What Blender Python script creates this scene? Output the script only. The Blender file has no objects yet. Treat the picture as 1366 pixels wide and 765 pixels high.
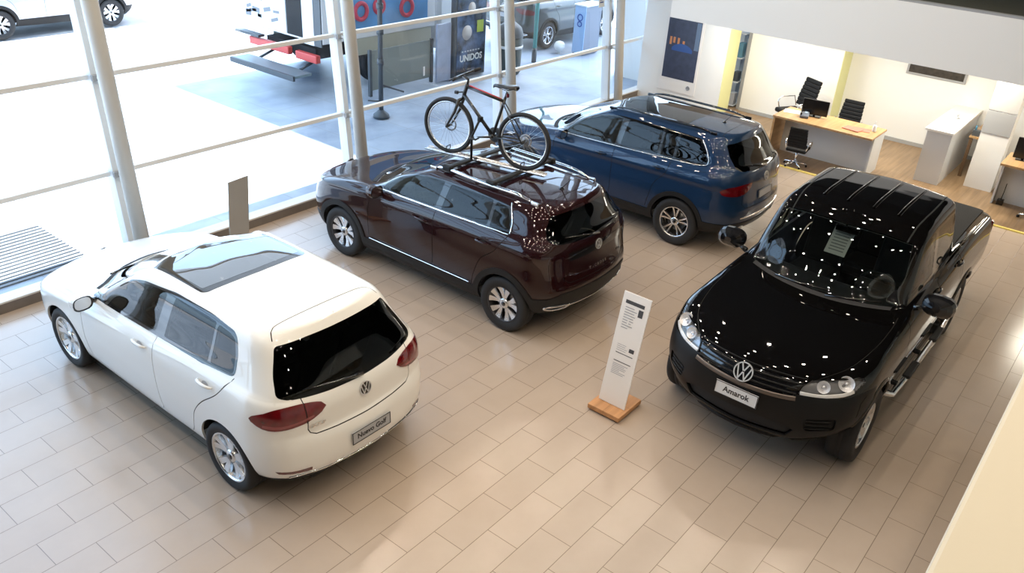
import bpy, bmesh, math, random
import numpy as np
from mathutils import Vector, Matrix
from mathutils.geometry import delaunay_2d_cdt
random.seed(7)
SC = bpy.context.scene
COL = SC.collection
PI = math.pi

# ------------------------------------------------------------------ materials
MATS = {}
def nt(name):
    m = bpy.data.materials.new(name); m.use_nodes = True
    t = m.node_tree; b = t.nodes['Principled BSDF']
    MATS[name] = m
    return m, t, b
def mat(name, col, rough=.5, metal=0., coat=0., spec=.5, emit=None, estr=0., bump=0., bscale=80., coat_rough=.03, var=0., vscale=6.):
    m, t, b = nt(name)
    c = tuple(col) + (1.,)
    b.inputs['Base Color'].default_value = c
    b.inputs['Roughness'].default_value = rough
    b.inputs['Metallic'].default_value = metal
    b.inputs['Specular IOR Level'].default_value = spec
    b.inputs['Coat Weight'].default_value = coat
    b.inputs['Coat Roughness'].default_value = coat_rough
    if emit:
        b.inputs['Emission Color'].default_value = tuple(emit) + (1.,)
        b.inputs['Emission Strength'].default_value = estr
    tc = None
    if bump or var:
        tc = t.nodes.new('ShaderNodeTexCoord')
        n = t.nodes.new('ShaderNodeTexNoise'); t.links.new(tc.outputs['Object'], n.inputs['Vector'])
        if bump:
            n.inputs['Scale'].default_value = bscale
            bp = t.nodes.new('ShaderNodeBump'); bp.inputs['Strength'].default_value = bump; bp.inputs['Distance'].default_value = .01
            t.links.new(n.outputs['Fac'], bp.inputs['Height']); t.links.new(bp.outputs['Normal'], b.inputs['Normal'])
        if var:
            n2 = t.nodes.new('ShaderNodeTexNoise'); n2.inputs['Scale'].default_value = vscale; n2.inputs['Detail'].default_value = 4
            t.links.new(tc.outputs['Object'], n2.inputs['Vector'])
            mx = t.nodes.new('ShaderNodeMix'); mx.data_type = 'RGBA'
            mx.inputs[6].default_value = tuple(v * (1 - var) for v in col) + (1,)
            mx.inputs[7].default_value = tuple(min(1, v * (1 + var)) for v in col) + (1,)
            t.links.new(n2.outputs['Fac'], mx.inputs[0]); t.links.new(mx.outputs[2], b.inputs['Base Color'])
    return m
def paint(name, col, metal=0., rough=.35, flake=0.):
    m = mat(name, col, rough=rough, metal=metal, coat=1., spec=.5, coat_rough=.02)
    if flake:
        t = m.node_tree; b = t.nodes['Principled BSDF']
        tc = t.nodes.new('ShaderNodeTexCoord'); v = t.nodes.new('ShaderNodeTexVoronoi'); v.inputs['Scale'].default_value = 900
        t.links.new(tc.outputs['Object'], v.inputs['Vector'])
        mx = t.nodes.new('ShaderNodeMix'); mx.data_type = 'RGBA'; mx.inputs[0].default_value = .5
        mx.inputs[6].default_value = tuple(c * (1 - flake) for c in col) + (1,); mx.inputs[7].default_value = tuple(min(1, c * (1 + flake)) for c in col) + (1,)
        s = t.nodes.new('ShaderNodeSeparateColor'); t.links.new(v.outputs['Color'], s.inputs[0]); t.links.new(s.outputs[0], mx.inputs[0])
        t.links.new(mx.outputs[2], b.inputs['Base Color'])
    return m
def glass(name, tint, clear=.6, rough=.0, ior=1.5):
    """tinted pane: sees through by the factor clear, mirrors by fresnel"""
    m = bpy.data.materials.new(name); m.use_nodes = True; MATS[name] = m
    t = m.node_tree; t.nodes.clear()
    out = t.nodes.new('ShaderNodeOutputMaterial')
    tr = t.nodes.new('ShaderNodeBsdfTransparent'); tr.inputs[0].default_value = tuple(c * clear for c in tint) + (1,)
    gl = t.nodes.new('ShaderNodeBsdfGlossy'); gl.inputs['Roughness'].default_value = rough; gl.inputs[0].default_value = (1, 1, 1, 1)
    fr = t.nodes.new('ShaderNodeFresnel'); ge = t.nodes.new('ShaderNodeNewGeometry'); iv = t.nodes.new('ShaderNodeMix')
    iv.inputs[2].default_value = ior; iv.inputs[3].default_value = 1 / ior; t.links.new(ge.outputs['Backfacing'], iv.inputs[0]); t.links.new(iv.outputs[0], fr.inputs['IOR'])   # a thin pane mirrors alike from both sides
    mx = t.nodes.new('ShaderNodeMixShader')
    t.links.new(fr.outputs[0], mx.inputs[0]); t.links.new(tr.outputs[0], mx.inputs[1]); t.links.new(gl.outputs[0], mx.inputs[2])
    t.links.new(mx.outputs[0], out.inputs[0])
    return m

M = {}
M['white_paint'] = paint('white_paint', (.84, .835, .80), rough=.4)
M['burgundy_paint'] = paint('burgundy_paint', (.014, .0022, .003), metal=0., rough=.5, flake=.35); M['burgundy_paint'].node_tree.nodes['Principled BSDF'].inputs['Specular IOR Level'].default_value = .05
M['blue_paint'] = paint('blue_paint', (.008, .030, .078), metal=.25, rough=.5, flake=.3); M['blue_paint'].node_tree.nodes['Principled BSDF'].inputs['Specular IOR Level'].default_value = .1
M['black_paint'] = paint('black_paint', (.0022, .002, .002), rough=.3); M['black_paint'].node_tree.nodes['Principled BSDF'].inputs['Specular IOR Level'].default_value = 0.
M['cladding'] = mat('cladding_plastic', (.012, .012, .0125), rough=.5, spec=.25, bump=.05, bscale=400)
M['gloss_black'] = mat('gloss_black', (.006, .006, .007), rough=.08, coat=.6)
M['rubber'] = mat('tyre_rubber', (.014, .014, .015), rough=.72, bump=.08, bscale=300)
M['seam'] = mat('seam_black', (.006, .006, .006), rough=.9)
M['chrome'] = mat('chrome', (.86, .86, .87), rough=.08, metal=1.)
M['badge_silver'] = mat('badge_silver', (.62, .62, .63), rough=.3, metal=.45)
M['alloy'] = mat('alloy_silver', (.74, .75, .76), rough=.27, metal=1.)
M['alloy_dark'] = mat('alloy_dark', (.05, .05, .055), rough=.35, metal=.6)
M['disc'] = mat('brake_disc', (.30, .30, .31), rough=.35, metal=1.)
M['dark'] = mat('dark_matt', (.010, .010, .011), rough=.8)
M['int_dark'] = mat('interior_dark', (.030, .030, .033), rough=.75)
M['seat'] = mat('seat_cloth', (.055, .055, .060), rough=.85, bump=.1, bscale=250)
M['headliner'] = mat('headliner', (.40, .39, .36), rough=.9)
M['red_lens'] = mat('red_lens', (.12, .0015, .004), rough=.12, coat=1., var=.6, vscale=18)
M['dark_red_lens'] = mat('dark_red_lens', (.10, .002, .004), rough=.1, coat=1.)
M['lamp_clear'] = glass('lamp_clear', (1, 1, 1), .95)
M['lamp_reflector'] = mat('lamp_reflector', (.85, .85, .87), rough=.35, metal=.45, bump=.25, bscale=60)
M['glass_tint'] = glass('car_glass_tint', (.80, .92, .86), .42, ior=1.42)
M['glass_dark'] = glass('car_glass_dark', (.75, .85, .80), .13, ior=1.42)
M['glass_ws'] = glass('windscreen_glass', (.86, .95, .90), .62); M['glass_ws_dark'] = glass('windscreen_glass_dark', (.86, .95, .90), .40); M['glass_panorama'] = glass('panorama_glass', (.4, .45, .5), .05, ior=1.5)
M['glass_roof'] = glass('sunroof_glass', (.5, .55, .6), .05, ior=2.9)
M['plate'] = mat('plate_white', (.62, .63, .64), rough=.4)
M['plate_ink'] = mat('plate_ink', (.012, .012, .014), rough=.5)
M['plate_grey'] = mat('plate_grey', (.40, .41, .43), rough=.35)
M['paper'] = mat('paper_white', (.80, .79, .76), rough=.7)
M['paper_ink'] = mat('paper_ink', (.28, .28, .30), rough=.8)
M['ink_dark'] = mat('ink_dark', (.06, .06, .065), rough=.8)

# ------------------------------------------------------------------ object helpers
def new_obj(name, me, mats, parent=None, loc=None):
    o = bpy.data.objects.new(name, me); COL.objects.link(o)
    for m in (mats if isinstance(mats, (list, tuple)) else [mats]):
        if me is not None and m is not None: me.materials.append(m)
    if parent is not None: o.parent = parent
    if loc is not None: o.location = loc
    return o
def empty(name, loc=(0, 0, 0), rz=0., parent=None):
    o = bpy.data.objects.new(name, None); COL.objects.link(o); o.location = loc; o.rotation_euler = (0, 0, rz); o.empty_display_size = .1
    if parent is not None: o.parent = parent
    return o
def tag(o, label=None, cat=None, group=None, kind=None):
    if label: o['label'] = label
    if cat: o['category'] = cat
    if group: o['group'] = group
    if kind: o['kind'] = kind
    return o
def lab(o, label): o['label'] = label; return o
class MB:
    """collects shapes into one mesh"""
    def __init__(s): s.v = []; s.f = []; s.mi = []; s.sm = []
    def add(s, v, f, mi=0, smooth=False):
        b = len(s.v); s.v += [tuple(p) for p in v]; s.f += [tuple(b + i for i in q) for q in f]
        s.mi += [mi] * len(f); s.sm += [smooth] * len(f); return s
    def box(s, c, d, rot=None, bev=0., mi=0):
        x, y, z = (k / 2 for k in d)
        if bev <= 0:
            v = [(sx * x, sy * y, sz * z) for sx in (-1, 1) for sy in (-1, 1) for sz in (-1, 1)]
            f = [(0, 1, 3, 2), (4, 6, 7, 5), (0, 4, 5, 1), (2, 3, 7, 6), (0, 2, 6, 4), (1, 5, 7, 3)]
        else:
            bm = bmesh.new(); bmesh.ops.create_cube(bm, size=1)
            for w in bm.verts: w.co = Vector((w.co.x * d[0], w.co.y * d[1], w.co.z * d[2]))
            bmesh.ops.bevel(bm, geom=list(bm.edges), offset=min(bev, .49 * min(d)), segments=2, profile=.5, affect='EDGES')
            bm.verts.index_update(); v = [tuple(w.co) for w in bm.verts]; f = [tuple(w.index for w in q.verts) for q in bm.faces]; bm.free()
        R = rot if rot is not None else Matrix.Identity(3)
        if not isinstance(R, Matrix): R = (Matrix.Rotation(R[2], 3, 'Z') @ Matrix.Rotation(R[1], 3, 'Y') @ Matrix.Rotation(R[0], 3, 'X'))
        return s.add([tuple(R @ Vector(p) + Vector(c)) for p in v], f, mi)
    def tube(s, pts, r, n=10, mi=0, closed=False, cap=True):
        P = [Vector(p) for p in pts]; N = len(P); rr = r if isinstance(r, (list, tuple)) else [r] * N
        T = []
        for i in range(N):
            a = P[(i - 1) % N] if closed or i > 0 else P[0]; b = P[(i + 1) % N] if closed or i < N - 1 else P[-1]
            d = b - a; T.append(d.normalized() if d.length > 1e-9 else Vector((0, 0, 1)))
        up = Vector((0, 0, 1)) if abs(T[0].z) < .9 else Vector((1, 0, 0))
        n1 = T[0].cross(up).normalized(); V = []
        for i in range(N):
            n1 = (n1 - T[i] * n1.dot(T[i])).normalized(); n2 = T[i].cross(n1)
            for k in range(n):
                a = 2 * PI * k / n; V.append(P[i] + (n1 * math.cos(a) + n2 * math.sin(a)) * rr[i])
        F = []
        for i in range(N if closed else N - 1):
            j = (i + 1) % N
            for k in range(n): F.append((i * n + k, i * n + (k + 1) % n, j * n + (k + 1) % n, j * n + k))
        if cap and not closed: F.append(tuple(reversed(range(n)))); F.append(tuple((N - 1) * n + k for k in range(n)))
        return s.add(V, F, mi, True)
    def lathe(s, prof, c=(0, 0, 0), axis='Z', n=32, mi=0, smooth=True):
        """prof = [(r, h)...] turned about the axis"""
        V = []; F = []; m = len(prof)
        for k in range(n):
            a = 2 * PI * k / n
            for r, h in prof:
                p = (r * math.cos(a), r * math.sin(a), h)
                if axis == 'Y': p = (p[0], p[2], p[1])
                elif axis == 'X': p = (p[2], p[0], p[1])
                V.append((p[0] + c[0], p[1] + c[1], p[2] + c[2]))
        for k in range(n):
            k2 = (k + 1) % n
            for i in range(m - 1): F.append((k * m + i, k2 * m + i, k2 * m + i + 1, k * m + i + 1))
        return s.add(V, F, mi, smooth)
    def prism(s, poly, h0, h1, axis='Z', mi=0, smooth=False):
        """2D outline extruded along an axis from h0 to h1; poly in the two other coordinates (x,y) (x,z) or (y,z)"""
        def P(p, h): return {'Z': (p[0], p[1], h), 'Y': (p[0], h, p[1]), 'X': (h, p[0], p[1])}[axis]
        n = len(poly); V = [P(p, h0) for p in poly] + [P(p, h1) for p in poly]
        F = [tuple(reversed(range(n))), tuple(range(n, 2 * n))] + [(i, (i + 1) % n, n + (i + 1) % n, n + i) for i in range(n)]
        return s.add(V, F, mi, smooth)
    def grid(s, G, mi=0, smooth=True):
        n = len(G); m = len(G[0]); V = [p for r in G for p in r]
        return s.add(V, [(i * m + j, i * m + j + 1, (i + 1) * m + j + 1, (i + 1) * m + j) for i in range(n - 1) for j in range(m - 1)], mi, smooth)
    def build(s, name, mats, parent=None, loc=None, fix=True, bevel=0.):
        me = bpy.data.meshes.new(name); me.from_pydata(s.v, [], s.f); me.update()
        if fix:
            bm = bmesh.new(); bm.from_mesh(me); bmesh.ops.recalc_face_normals(bm, faces=bm.faces); bm.to_mesh(me); bm.free()
        for p, mi, sm in zip(me.polygons, s.mi, s.sm): p.material_index = mi; p.use_smooth = sm
        o = new_obj(name, me, mats, parent, loc)
        if bevel:
            b = o.modifiers.new('bevel', 'BEVEL'); b.width = bevel; b.segments = 2; b.limit_method = 'ANGLE'; b.angle_limit = .7
        return o
def rbox(name, c, d, m, parent=None, bev=.006, rot=None):
    return MB().box(c, d, rot, bev).build(name, m, parent)
def text_mesh(s, body, size, M4, mi=0, depth=.002, font_scale=(1, 1), shear=0., align='CENTER', bold=0.):
    """lettering as mesh: laid in the local XY plane, then moved by the 4x4 matrix"""
    cu = bpy.data.curves.new('lettering', 'FONT'); cu.body = body; cu.size = size; cu.extrude = depth; cu.align_x = align; cu.align_y = 'CENTER'; cu.shear = shear; cu.offset = bold; cu.resolution_u = 3
    o = bpy.data.objects.new('lettering', cu); COL.objects.link(o)
    dg = bpy.context.evaluated_depsgraph_get(); dg.update()
    me = bpy.data.meshes.new_from_object(o.evaluated_get(dg))
    S = Matrix.Diagonal((font_scale[0], font_scale[1], 1, 1))
    v = [tuple((M4 @ S) @ w.co) for w in me.vertices]; f = [tuple(p.vertices) for p in me.polygons]
    bpy.data.objects.remove(o); bpy.data.curves.remove(cu); bpy.data.meshes.remove(me)
    return s.add(v, f, mi)
def frame(origin, xdir, ydir):
    x = Vector(xdir).normalized(); y = Vector(ydir); y = (y - x * y.dot(x)).normalized(); z = x.cross(y)
    m = Matrix((x, y, z)).transposed().to_4x4(); m.translation = Vector(origin); return m
def copy_tree(o, parent=None):
    c = o.copy(); COL.objects.link(c)
    if parent is not None: c.parent = parent
    for ch in list(o.children): copy_tree(ch, c)
    return c
M['tonneau'] = mat('tonneau_vinyl', (.020, .019, .017), rough=.75, bump=.15, bscale=200)
M['bumper'] = mat('bumper_plastic', (.0065, .0065, .007), rough=.38, spec=.25, bump=.03, bscale=300)
M['bronze'] = mat('satin_strip', (.16, .13, .11), rough=.35, metal=.6)
M['lamp_house'] = mat('lamp_housing', (.30, .30, .32), rough=.3, metal=.7); M['lamp_white'] = mat('lamp_white', (.80, .80, .80), rough=.3)
M['pink_lens'] = mat('pink_lens', (.26, .05, .055), rough=.15, coat=1.)
M['smoke_lens'] = mat('smoked_lens', (.016, .003, .004), rough=.08, coat=1.)
# ------------------------------------------------------------------ car body builder
def pchip(xk, Y, xq):
    """shape preserving cubic; xk (n), Y (n,...) -> (m,...)"""
    xk = np.asarray(xk, float); Y = np.asarray(Y, float); xq = np.asarray(xq, float)
    sh = Y.shape[1:]; Y = Y.reshape(len(xk), -1); h = np.diff(xk)[:, None]; d = np.diff(Y, axis=0) / h
    m = np.zeros_like(Y); a, b = d[:-1], d[1:]; h0, h1 = h[:-1], h[1:]
    w1, w2 = 2 * h1 + h0, h1 + 2 * h0
    with np.errstate(divide='ignore', invalid='ignore'):
        mm = (w1 + w2) / (w1 / a + w2 / b)
    mm[~np.isfinite(mm)] = 0; mm[a * b <= 0] = 0
    m[1:-1] = mm; m[0] = d[0]; m[-1] = d[-1]
    i = np.clip(np.searchsorted(xk, xq, side='right') - 1, 0, len(xk) - 2)
    H = h[i]; t = ((xq - xk[i])[:, None]) / H
    r = (2 * t**3 - 3 * t**2 + 1) * Y[i] + (t**3 - 2 * t**2 + t) * H * m[i] + (-2 * t**3 + 3 * t**2) * Y[i + 1] + (t**3 - t**2) * H * m[i + 1]
    return r.reshape((len(xq),) + sh)
def prof(p, x):
    if not isinstance(p, (list, tuple)): return np.full(np.shape(x), float(p))
    p = sorted(p); xs = [a for a, _ in p]
    return pchip(xs, [b for _, b in p], np.clip(x, xs[0], xs[-1]))
def ring(xf, bf, cf, xr, br, cr, w, z, q=(.42, .80, .935)):
    """one line round the half car from the front centre to the rear centre"""
    x4 = xf - bf - cf; x8 = xr + br + cr
    side = [x4 + (x8 - x4) * k for k in (0, .25, .5, .75, 1)]
    xs = np.array([xf, xf - .22 * bf, xf - bf, xf - bf - .38 * cf] + side + [xr + br + .38 * cr, xr + br, xr + .22 * br, xr])
    ws = prof(w, xs); wf = ws[4]; wr = ws[8]
    ys = ws.copy(); ys[0] = 0; ys[1] = q[0] * wf; ys[2] = q[1] * wf; ys[3] = q[2] * wf
    ys[12] = 0; ys[11] = q[0] * wr; ys[10] = q[1] * wr; ys[9] = q[2] * wr
    return np.stack([xs, ys, prof(z, xs)], 1)
class Surf:
    def __init__(s, rings, NU=150, NV=110, smooth=3):
        R = np.array(rings)                                   # (nv, nu, 3)
        flip = np.array([1, -1, 1])
        ext = np.concatenate([R[:, 1:2] * flip, R, R[:, -2:-1] * flip], 1)
        du = np.linalg.norm(np.diff(ext, axis=1), axis=2).mean(0); ku = np.concatenate([[0], np.cumsum(du)]); ku -= ku[1]
        uq = np.linspace(0, ku[-2], NU + 1)
        A = pchip(ku, ext.transpose(1, 0, 2), uq)             # (NU+1, nv, 3)
        A = np.concatenate([A, A[:, -2:-1] * flip], 1)
        dv = np.linalg.norm(np.diff(A, axis=1), axis=2); dv = np.sqrt((dv**2).mean(0)) + .01; kv = np.concatenate([[0], np.cumsum(dv)])
        vq = np.linspace(0, kv[-2], NV + 1)
        P = pchip(kv, A.transpose(1, 0, 2), vq).transpose(1, 0, 2)   # (NU+1, NV+1, 3)
        P[0, :, 1] = 0; P[-1, :, 1] = 0; P[:, -1, 1] = 0
        for _ in range(smooth):
            E = np.concatenate([P[1:2] * flip, P, P[-2:-1] * flip], 0)
            Q = .25 * E[:-2] + .5 * E[1:-1] + .25 * E[2:]
            E = np.concatenate([Q[:, :1], Q, Q[:, -2:-1] * flip], 1)
            T = .25 * E[:, :-2] + .5 * E[:, 1:-1] + .25 * E[:, 2:]; T[:, 0] = Q[:, 0]
            P = T
        P[0, :, 1] = 0; P[-1, :, 1] = 0; P[:, -1, 1] = 0
        s.P = P; s.NU = NU; s.NV = NV
        E = np.concatenate([P[1:2] * flip, P, P[-2:-1] * flip], 0); Du = E[2:] - E[:-2]
        E = np.concatenate([2 * P[:, :1] - P[:, 1:2], P, P[:, -2:-1] * flip], 1); Dv = E[:, 2:] - E[:, :-2]
        N = np.cross(Dv, Du); L = np.linalg.norm(N, axis=2, keepdims=True)
        bad = L[..., 0] < 1e-9; N = N / np.maximum(L, 1e-12); N[bad] = (0, 0, 1)
        c = N[NU // 2, NV // 3]
        if c[1] < 0: N = -N
        s.N = N
    def ev(s, uv, A=None):
        A = s.P if A is None else A; uv = np.asarray(uv, float)
        u = np.clip(uv[..., 0], 0, s.NU); v = np.clip(uv[..., 1], 0, s.NV)
        i = np.minimum(u.astype(int), s.NU - 1); j = np.minimum(v.astype(int), s.NV - 1); a = (u - i)[..., None]; b = (v - j)[..., None]
        return A[i, j] * (1 - a) * (1 - b) + A[i + 1, j] * a * (1 - b) + A[i, j + 1] * (1 - a) * b + A[i + 1, j + 1] * a * b
    def inv(s, p, mode):
        """nearest (u,v) to p = (x,y,z) with None for a coordinate that is looked along; mode picks the facing"""
        n = s.N; ok = {'S': n[..., 1] > .22, 'R': n[..., 0] < -.10, 'F': n[..., 0] > .10, 'T': n[..., 2] > .30, 'A': np.ones(n.shape[:2], bool)}[mode]
        d = np.zeros(ok.shape)
        for k in range(3):
            if p[k] is not None: d = d + (s.P[..., k] - p[k])**2
        d = np.where(ok, d, 1e9); i, j = np.unravel_index(np.argmin(d), d.shape)
        c = np.array([i, j], float); r = 1.
        for _ in range(3):
            g = np.stack(np.meshgrid(np.linspace(-r, r, 13), np.linspace(-r, r, 13), indexing='ij'), -1) + c
            g[..., 0] = np.clip(g[..., 0], 0, s.NU); g[..., 1] = np.clip(g[..., 1], 0, s.NV)
            q = s.ev(g); e = sum((q[..., k] - p[k])**2 for k in range(3) if p[k] is not None)
            a = np.unravel_index(np.argmin(e), e.shape); c = g[a]; r /= 5
        return c
    def at(s, p, mode): return Vector(s.ev(s.inv(p, mode)))
    def nrm(s, p, mode): return Vector(s.ev(s.inv(p, mode), s.N)).normalized()
def densify(pts, closed=True, smooth=False, step=.03):
    """points (tuples with None allowed in a fixed slot) -> finer list; smooth = Catmull-Rom"""
    none = [k for k in range(3) if pts[0][k] is None]
    A = np.array([[0 if c is None else c for c in p] for p in pts], float); n = len(A); out = []
    for i in range(n if closed else n - 1):
        p1, p2 = A[i], A[(i + 1) % n]
        if closed: p0, p3 = A[i - 1], A[(i + 2) % n]
        else: p0 = A[max(i - 1, 0)]; p3 = A[min(i + 2, n - 1)]
        k = max(1, int(np.linalg.norm(p2 - p1) / step))
        for a in range(k):
            t = a / k
            if smooth: out.append(.5 * (2 * p1 + (p2 - p0) * t + (2 * p0 - 5 * p1 + 4 * p2 - p3) * t**2 + (3 * p1 - p0 - 3 * p2 + p3) * t**3))
            else: out.append(p1 + (p2 - p1) * t)
    if not closed: out.append(A[-1])
    return [tuple(None if k in none else float(c) for k, c in enumerate(p)) for p in out]
def roundc(pts, r):
    """round the corners of a closed outline"""
    none = [k for k in range(3) if pts[0][k] is None]
    A = np.array([[0 if c is None else c for c in p] for p in pts], float); n = len(A); out = []
    for i in range(n):
        p = A[i]; a = A[i - 1] - p; b = A[(i + 1) % n] - p; la, lb = np.linalg.norm(a), np.linalg.norm(b)
        rr = r[i] if isinstance(r, (list, tuple)) else r
        k = min(rr, .45 * la, .45 * lb)
        if k < 1e-4: out.append(p); continue
        s0, s1 = p + a / la * k, p + b / lb * k
        for t in (0, .25, .5, .75, 1): out.append((1 - t)**2 * s0 + 2 * t * (1 - t) * p + t * t * s1)
    return [tuple(None if k in none else float(c) for k, c in enumerate(p)) for p in out]
def ribbon(pts, w):
    """closed thin outline along an open line (2 live coordinates)"""
    none = [k for k in range(3) if pts[0][k] is None]; live = [k for k in range(3) if k not in none]
    A = np.array([[p[k] for k in live] for p in pts], float)
    if len(live) == 3: A3 = A; A = A[:, :2] if abs(A[-1] - A[0]).argmin() == 2 else A[:, [0, 2]]
    T = np.gradient(A, axis=0); T /= np.linalg.norm(T, axis=1, keepdims=True) + 1e-12; Nn = np.stack([-T[:, 1], T[:, 0]], 1) * w / 2
    def mk(B):
        r = []
        for q in B:
            p = [None, None, None]
            for k, c in zip(live, q): p[k] = float(c)
            r.append(tuple(p))
        return r
    return mk(A + Nn) + mk((A - Nn)[::-1])
def inpoly(P, poly):
    x, y = P[:, 0], P[:, 1]; r = np.zeros(len(P), bool); n = len(poly)
    for i in range(n):
        x1, y1 = poly[i]; x2, y2 = poly[(i + 1) % n]
        c = (y1 > y) != (y2 > y)
        if not c.any(): continue
        r ^= c & (x < (x2 - x1) * (y - y1) / ((y2 - y1) if y2 != y1 else 1e-12) + x1)
    return r
class CarBody:
    def __init__(s, surf, root):
        s.S = surf; s.root = root; s.regs = []; s.cut = None
    def reg(s, name, pts, mode, smooth=False, closed=True, step=.03, rnd=0.):
        """the patch called name is what lies inside the outline; earlier ones win"""
        if rnd: pts = roundc(pts, rnd)
        q = densify(pts, closed, smooth, step)
        s.regs.append((name, np.array([s.S.inv(p, mode) for p in q]))); return s
    def line(s, pts, mode, w=.006, smooth=False, name='seam', step=.03):
        q = densify(pts, False, smooth, step); q = ribbon(q, w)
        s.regs.append((name, np.array([s.S.inv(p, mode) for p in q]))); return s
    def solve(s):
        S = s.S; g = [(i, j) for i in range(S.NU + 1) for j in range(S.NV + 1)]
        V = [Vector(p) for p in g]; E = []
        for _, q in s.regs:
            b = len(V); n = len(q); V += [Vector(p) for p in q]; E += [(b + i, b + (i + 1) % n) for i in range(n)]
        vo, eo, fo, *_ = delaunay_2d_cdt(V, E, [], 0, 1e-5)
        uv = np.array([tuple(p) for p in vo]); F = np.array([f for f in fo if len(f) == 3])
        c = uv[F].mean(1); cl = np.full(len(F), -1)
        for k in range(len(s.regs) - 1, -1, -1):
            cl[inpoly(c, s.regs[k][1])] = k
        a = uv[F]; ar = (a[:, 1, 0] - a[:, 0, 0]) * (a[:, 2, 1] - a[:, 0, 1]) - (a[:, 1, 1] - a[:, 0, 1]) * (a[:, 2, 0] - a[:, 0, 0])
        keep = np.abs(ar) > 1e-9
        s.F = F[keep]; s.cl = cl[keep]; s.uv = uv; s.X = S.ev(uv); s.Nn = S.ev(uv, S.N); s.Nn /= np.linalg.norm(s.Nn, axis=1, keepdims=True) + 1e-12
        e1 = s.X[s.F[:, 1]] - s.X[s.F[:, 0]]; e2 = s.X[s.F[:, 2]] - s.X[s.F[:, 0]]
        fl = (np.cross(e1, e2) * s.Nn[s.F].mean(1)).sum(1) < 0; s.F[fl] = s.F[fl][:, ::-1]
        s.names = np.array([('body' if k < 0 else s.regs[k][0]) for k in s.cl])
    def piece(s, names, out, m, side=0, off=0., skirt=0., parent=None, flt=None, flipn=False):
        """side 0 both halves in one mesh, +1 left, -1 right. off moves it along the normal, skirt turns its rim inwards"""
        if isinstance(names, str): names = [names]
        sel = np.isin(s.names, names)
        if flt is not None: sel &= flt(s.X[s.F].mean(1))
        F = s.F[sel]
        if not len(F): print('EMPTY PIECE', out, names); return None
        used, inv = np.unique(F, return_inverse=True); F = inv.reshape(-1, 3); X = s.X[used]; N = s.Nn[used]
        V = X + N * off
        ed = {}
        for f in F:
            for a, b in ((f[0], f[1]), (f[1], f[2]), (f[2], f[0])): ed[(a, b)] = 1
        bd = [(a, b) for (a, b) in ed if (b, a) not in ed and not (abs(X[a, 1]) < 1e-6 and abs(X[b, 1]) < 1e-6)]
        def half(sg):
            v = V * [1, sg, 1]; n = N * [1, sg, 1]; f = F if sg > 0 else F[:, ::-1]
            v = list(map(tuple, v)); nn = list(map(tuple, n)); fs = [tuple(int(i) for i in t) for t in f]; nsm = len(fs)
            if skirt:
                m_ = {}
                for a, b in bd:
                    for q in (a, b):
                        if q not in m_:
                            m_[q] = len(v); p = (X[q] + N[q] * (off - skirt)) * [1, sg, 1]; v.append(tuple(p)); nn.append(tuple(N[q] * [1, sg, 1]))
                    t = (int(b), int(a), m_[a], m_[b])
                    fs.append(t if sg > 0 else t[::-1])
            return v, nn, fs, nsm
        sides = {0: (1, -1), 1: (1,), -1: (-1,)}[side]
        v, nn, fs, sm = [], [], [], []
        for sg in sides:
            a, b, c, k = half(sg); o = len(v); v += a; nn += b; fs += [tuple(o + i for i in t) for t in c]; sm += [True] * k + [False] * (len(c) - k)
        me = bpy.data.meshes.new(out); me.from_pydata(v, [], fs)
        me.polygons.foreach_set('use_smooth', sm)
        # exact surface normals on the smooth faces
        ln = []
        me.update()
        for p in me.polygons:
            if sm[p.index]: ln += [nn[i] for i in p.vertices]
            else: ln += [tuple(p.normal)] * len(p.vertices)
        try: me.normals_split_custom_set(ln)
        except Exception as ex: print('normals', ex)
        return new_obj(out, me, m, parent if parent is not None else s.root)

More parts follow.
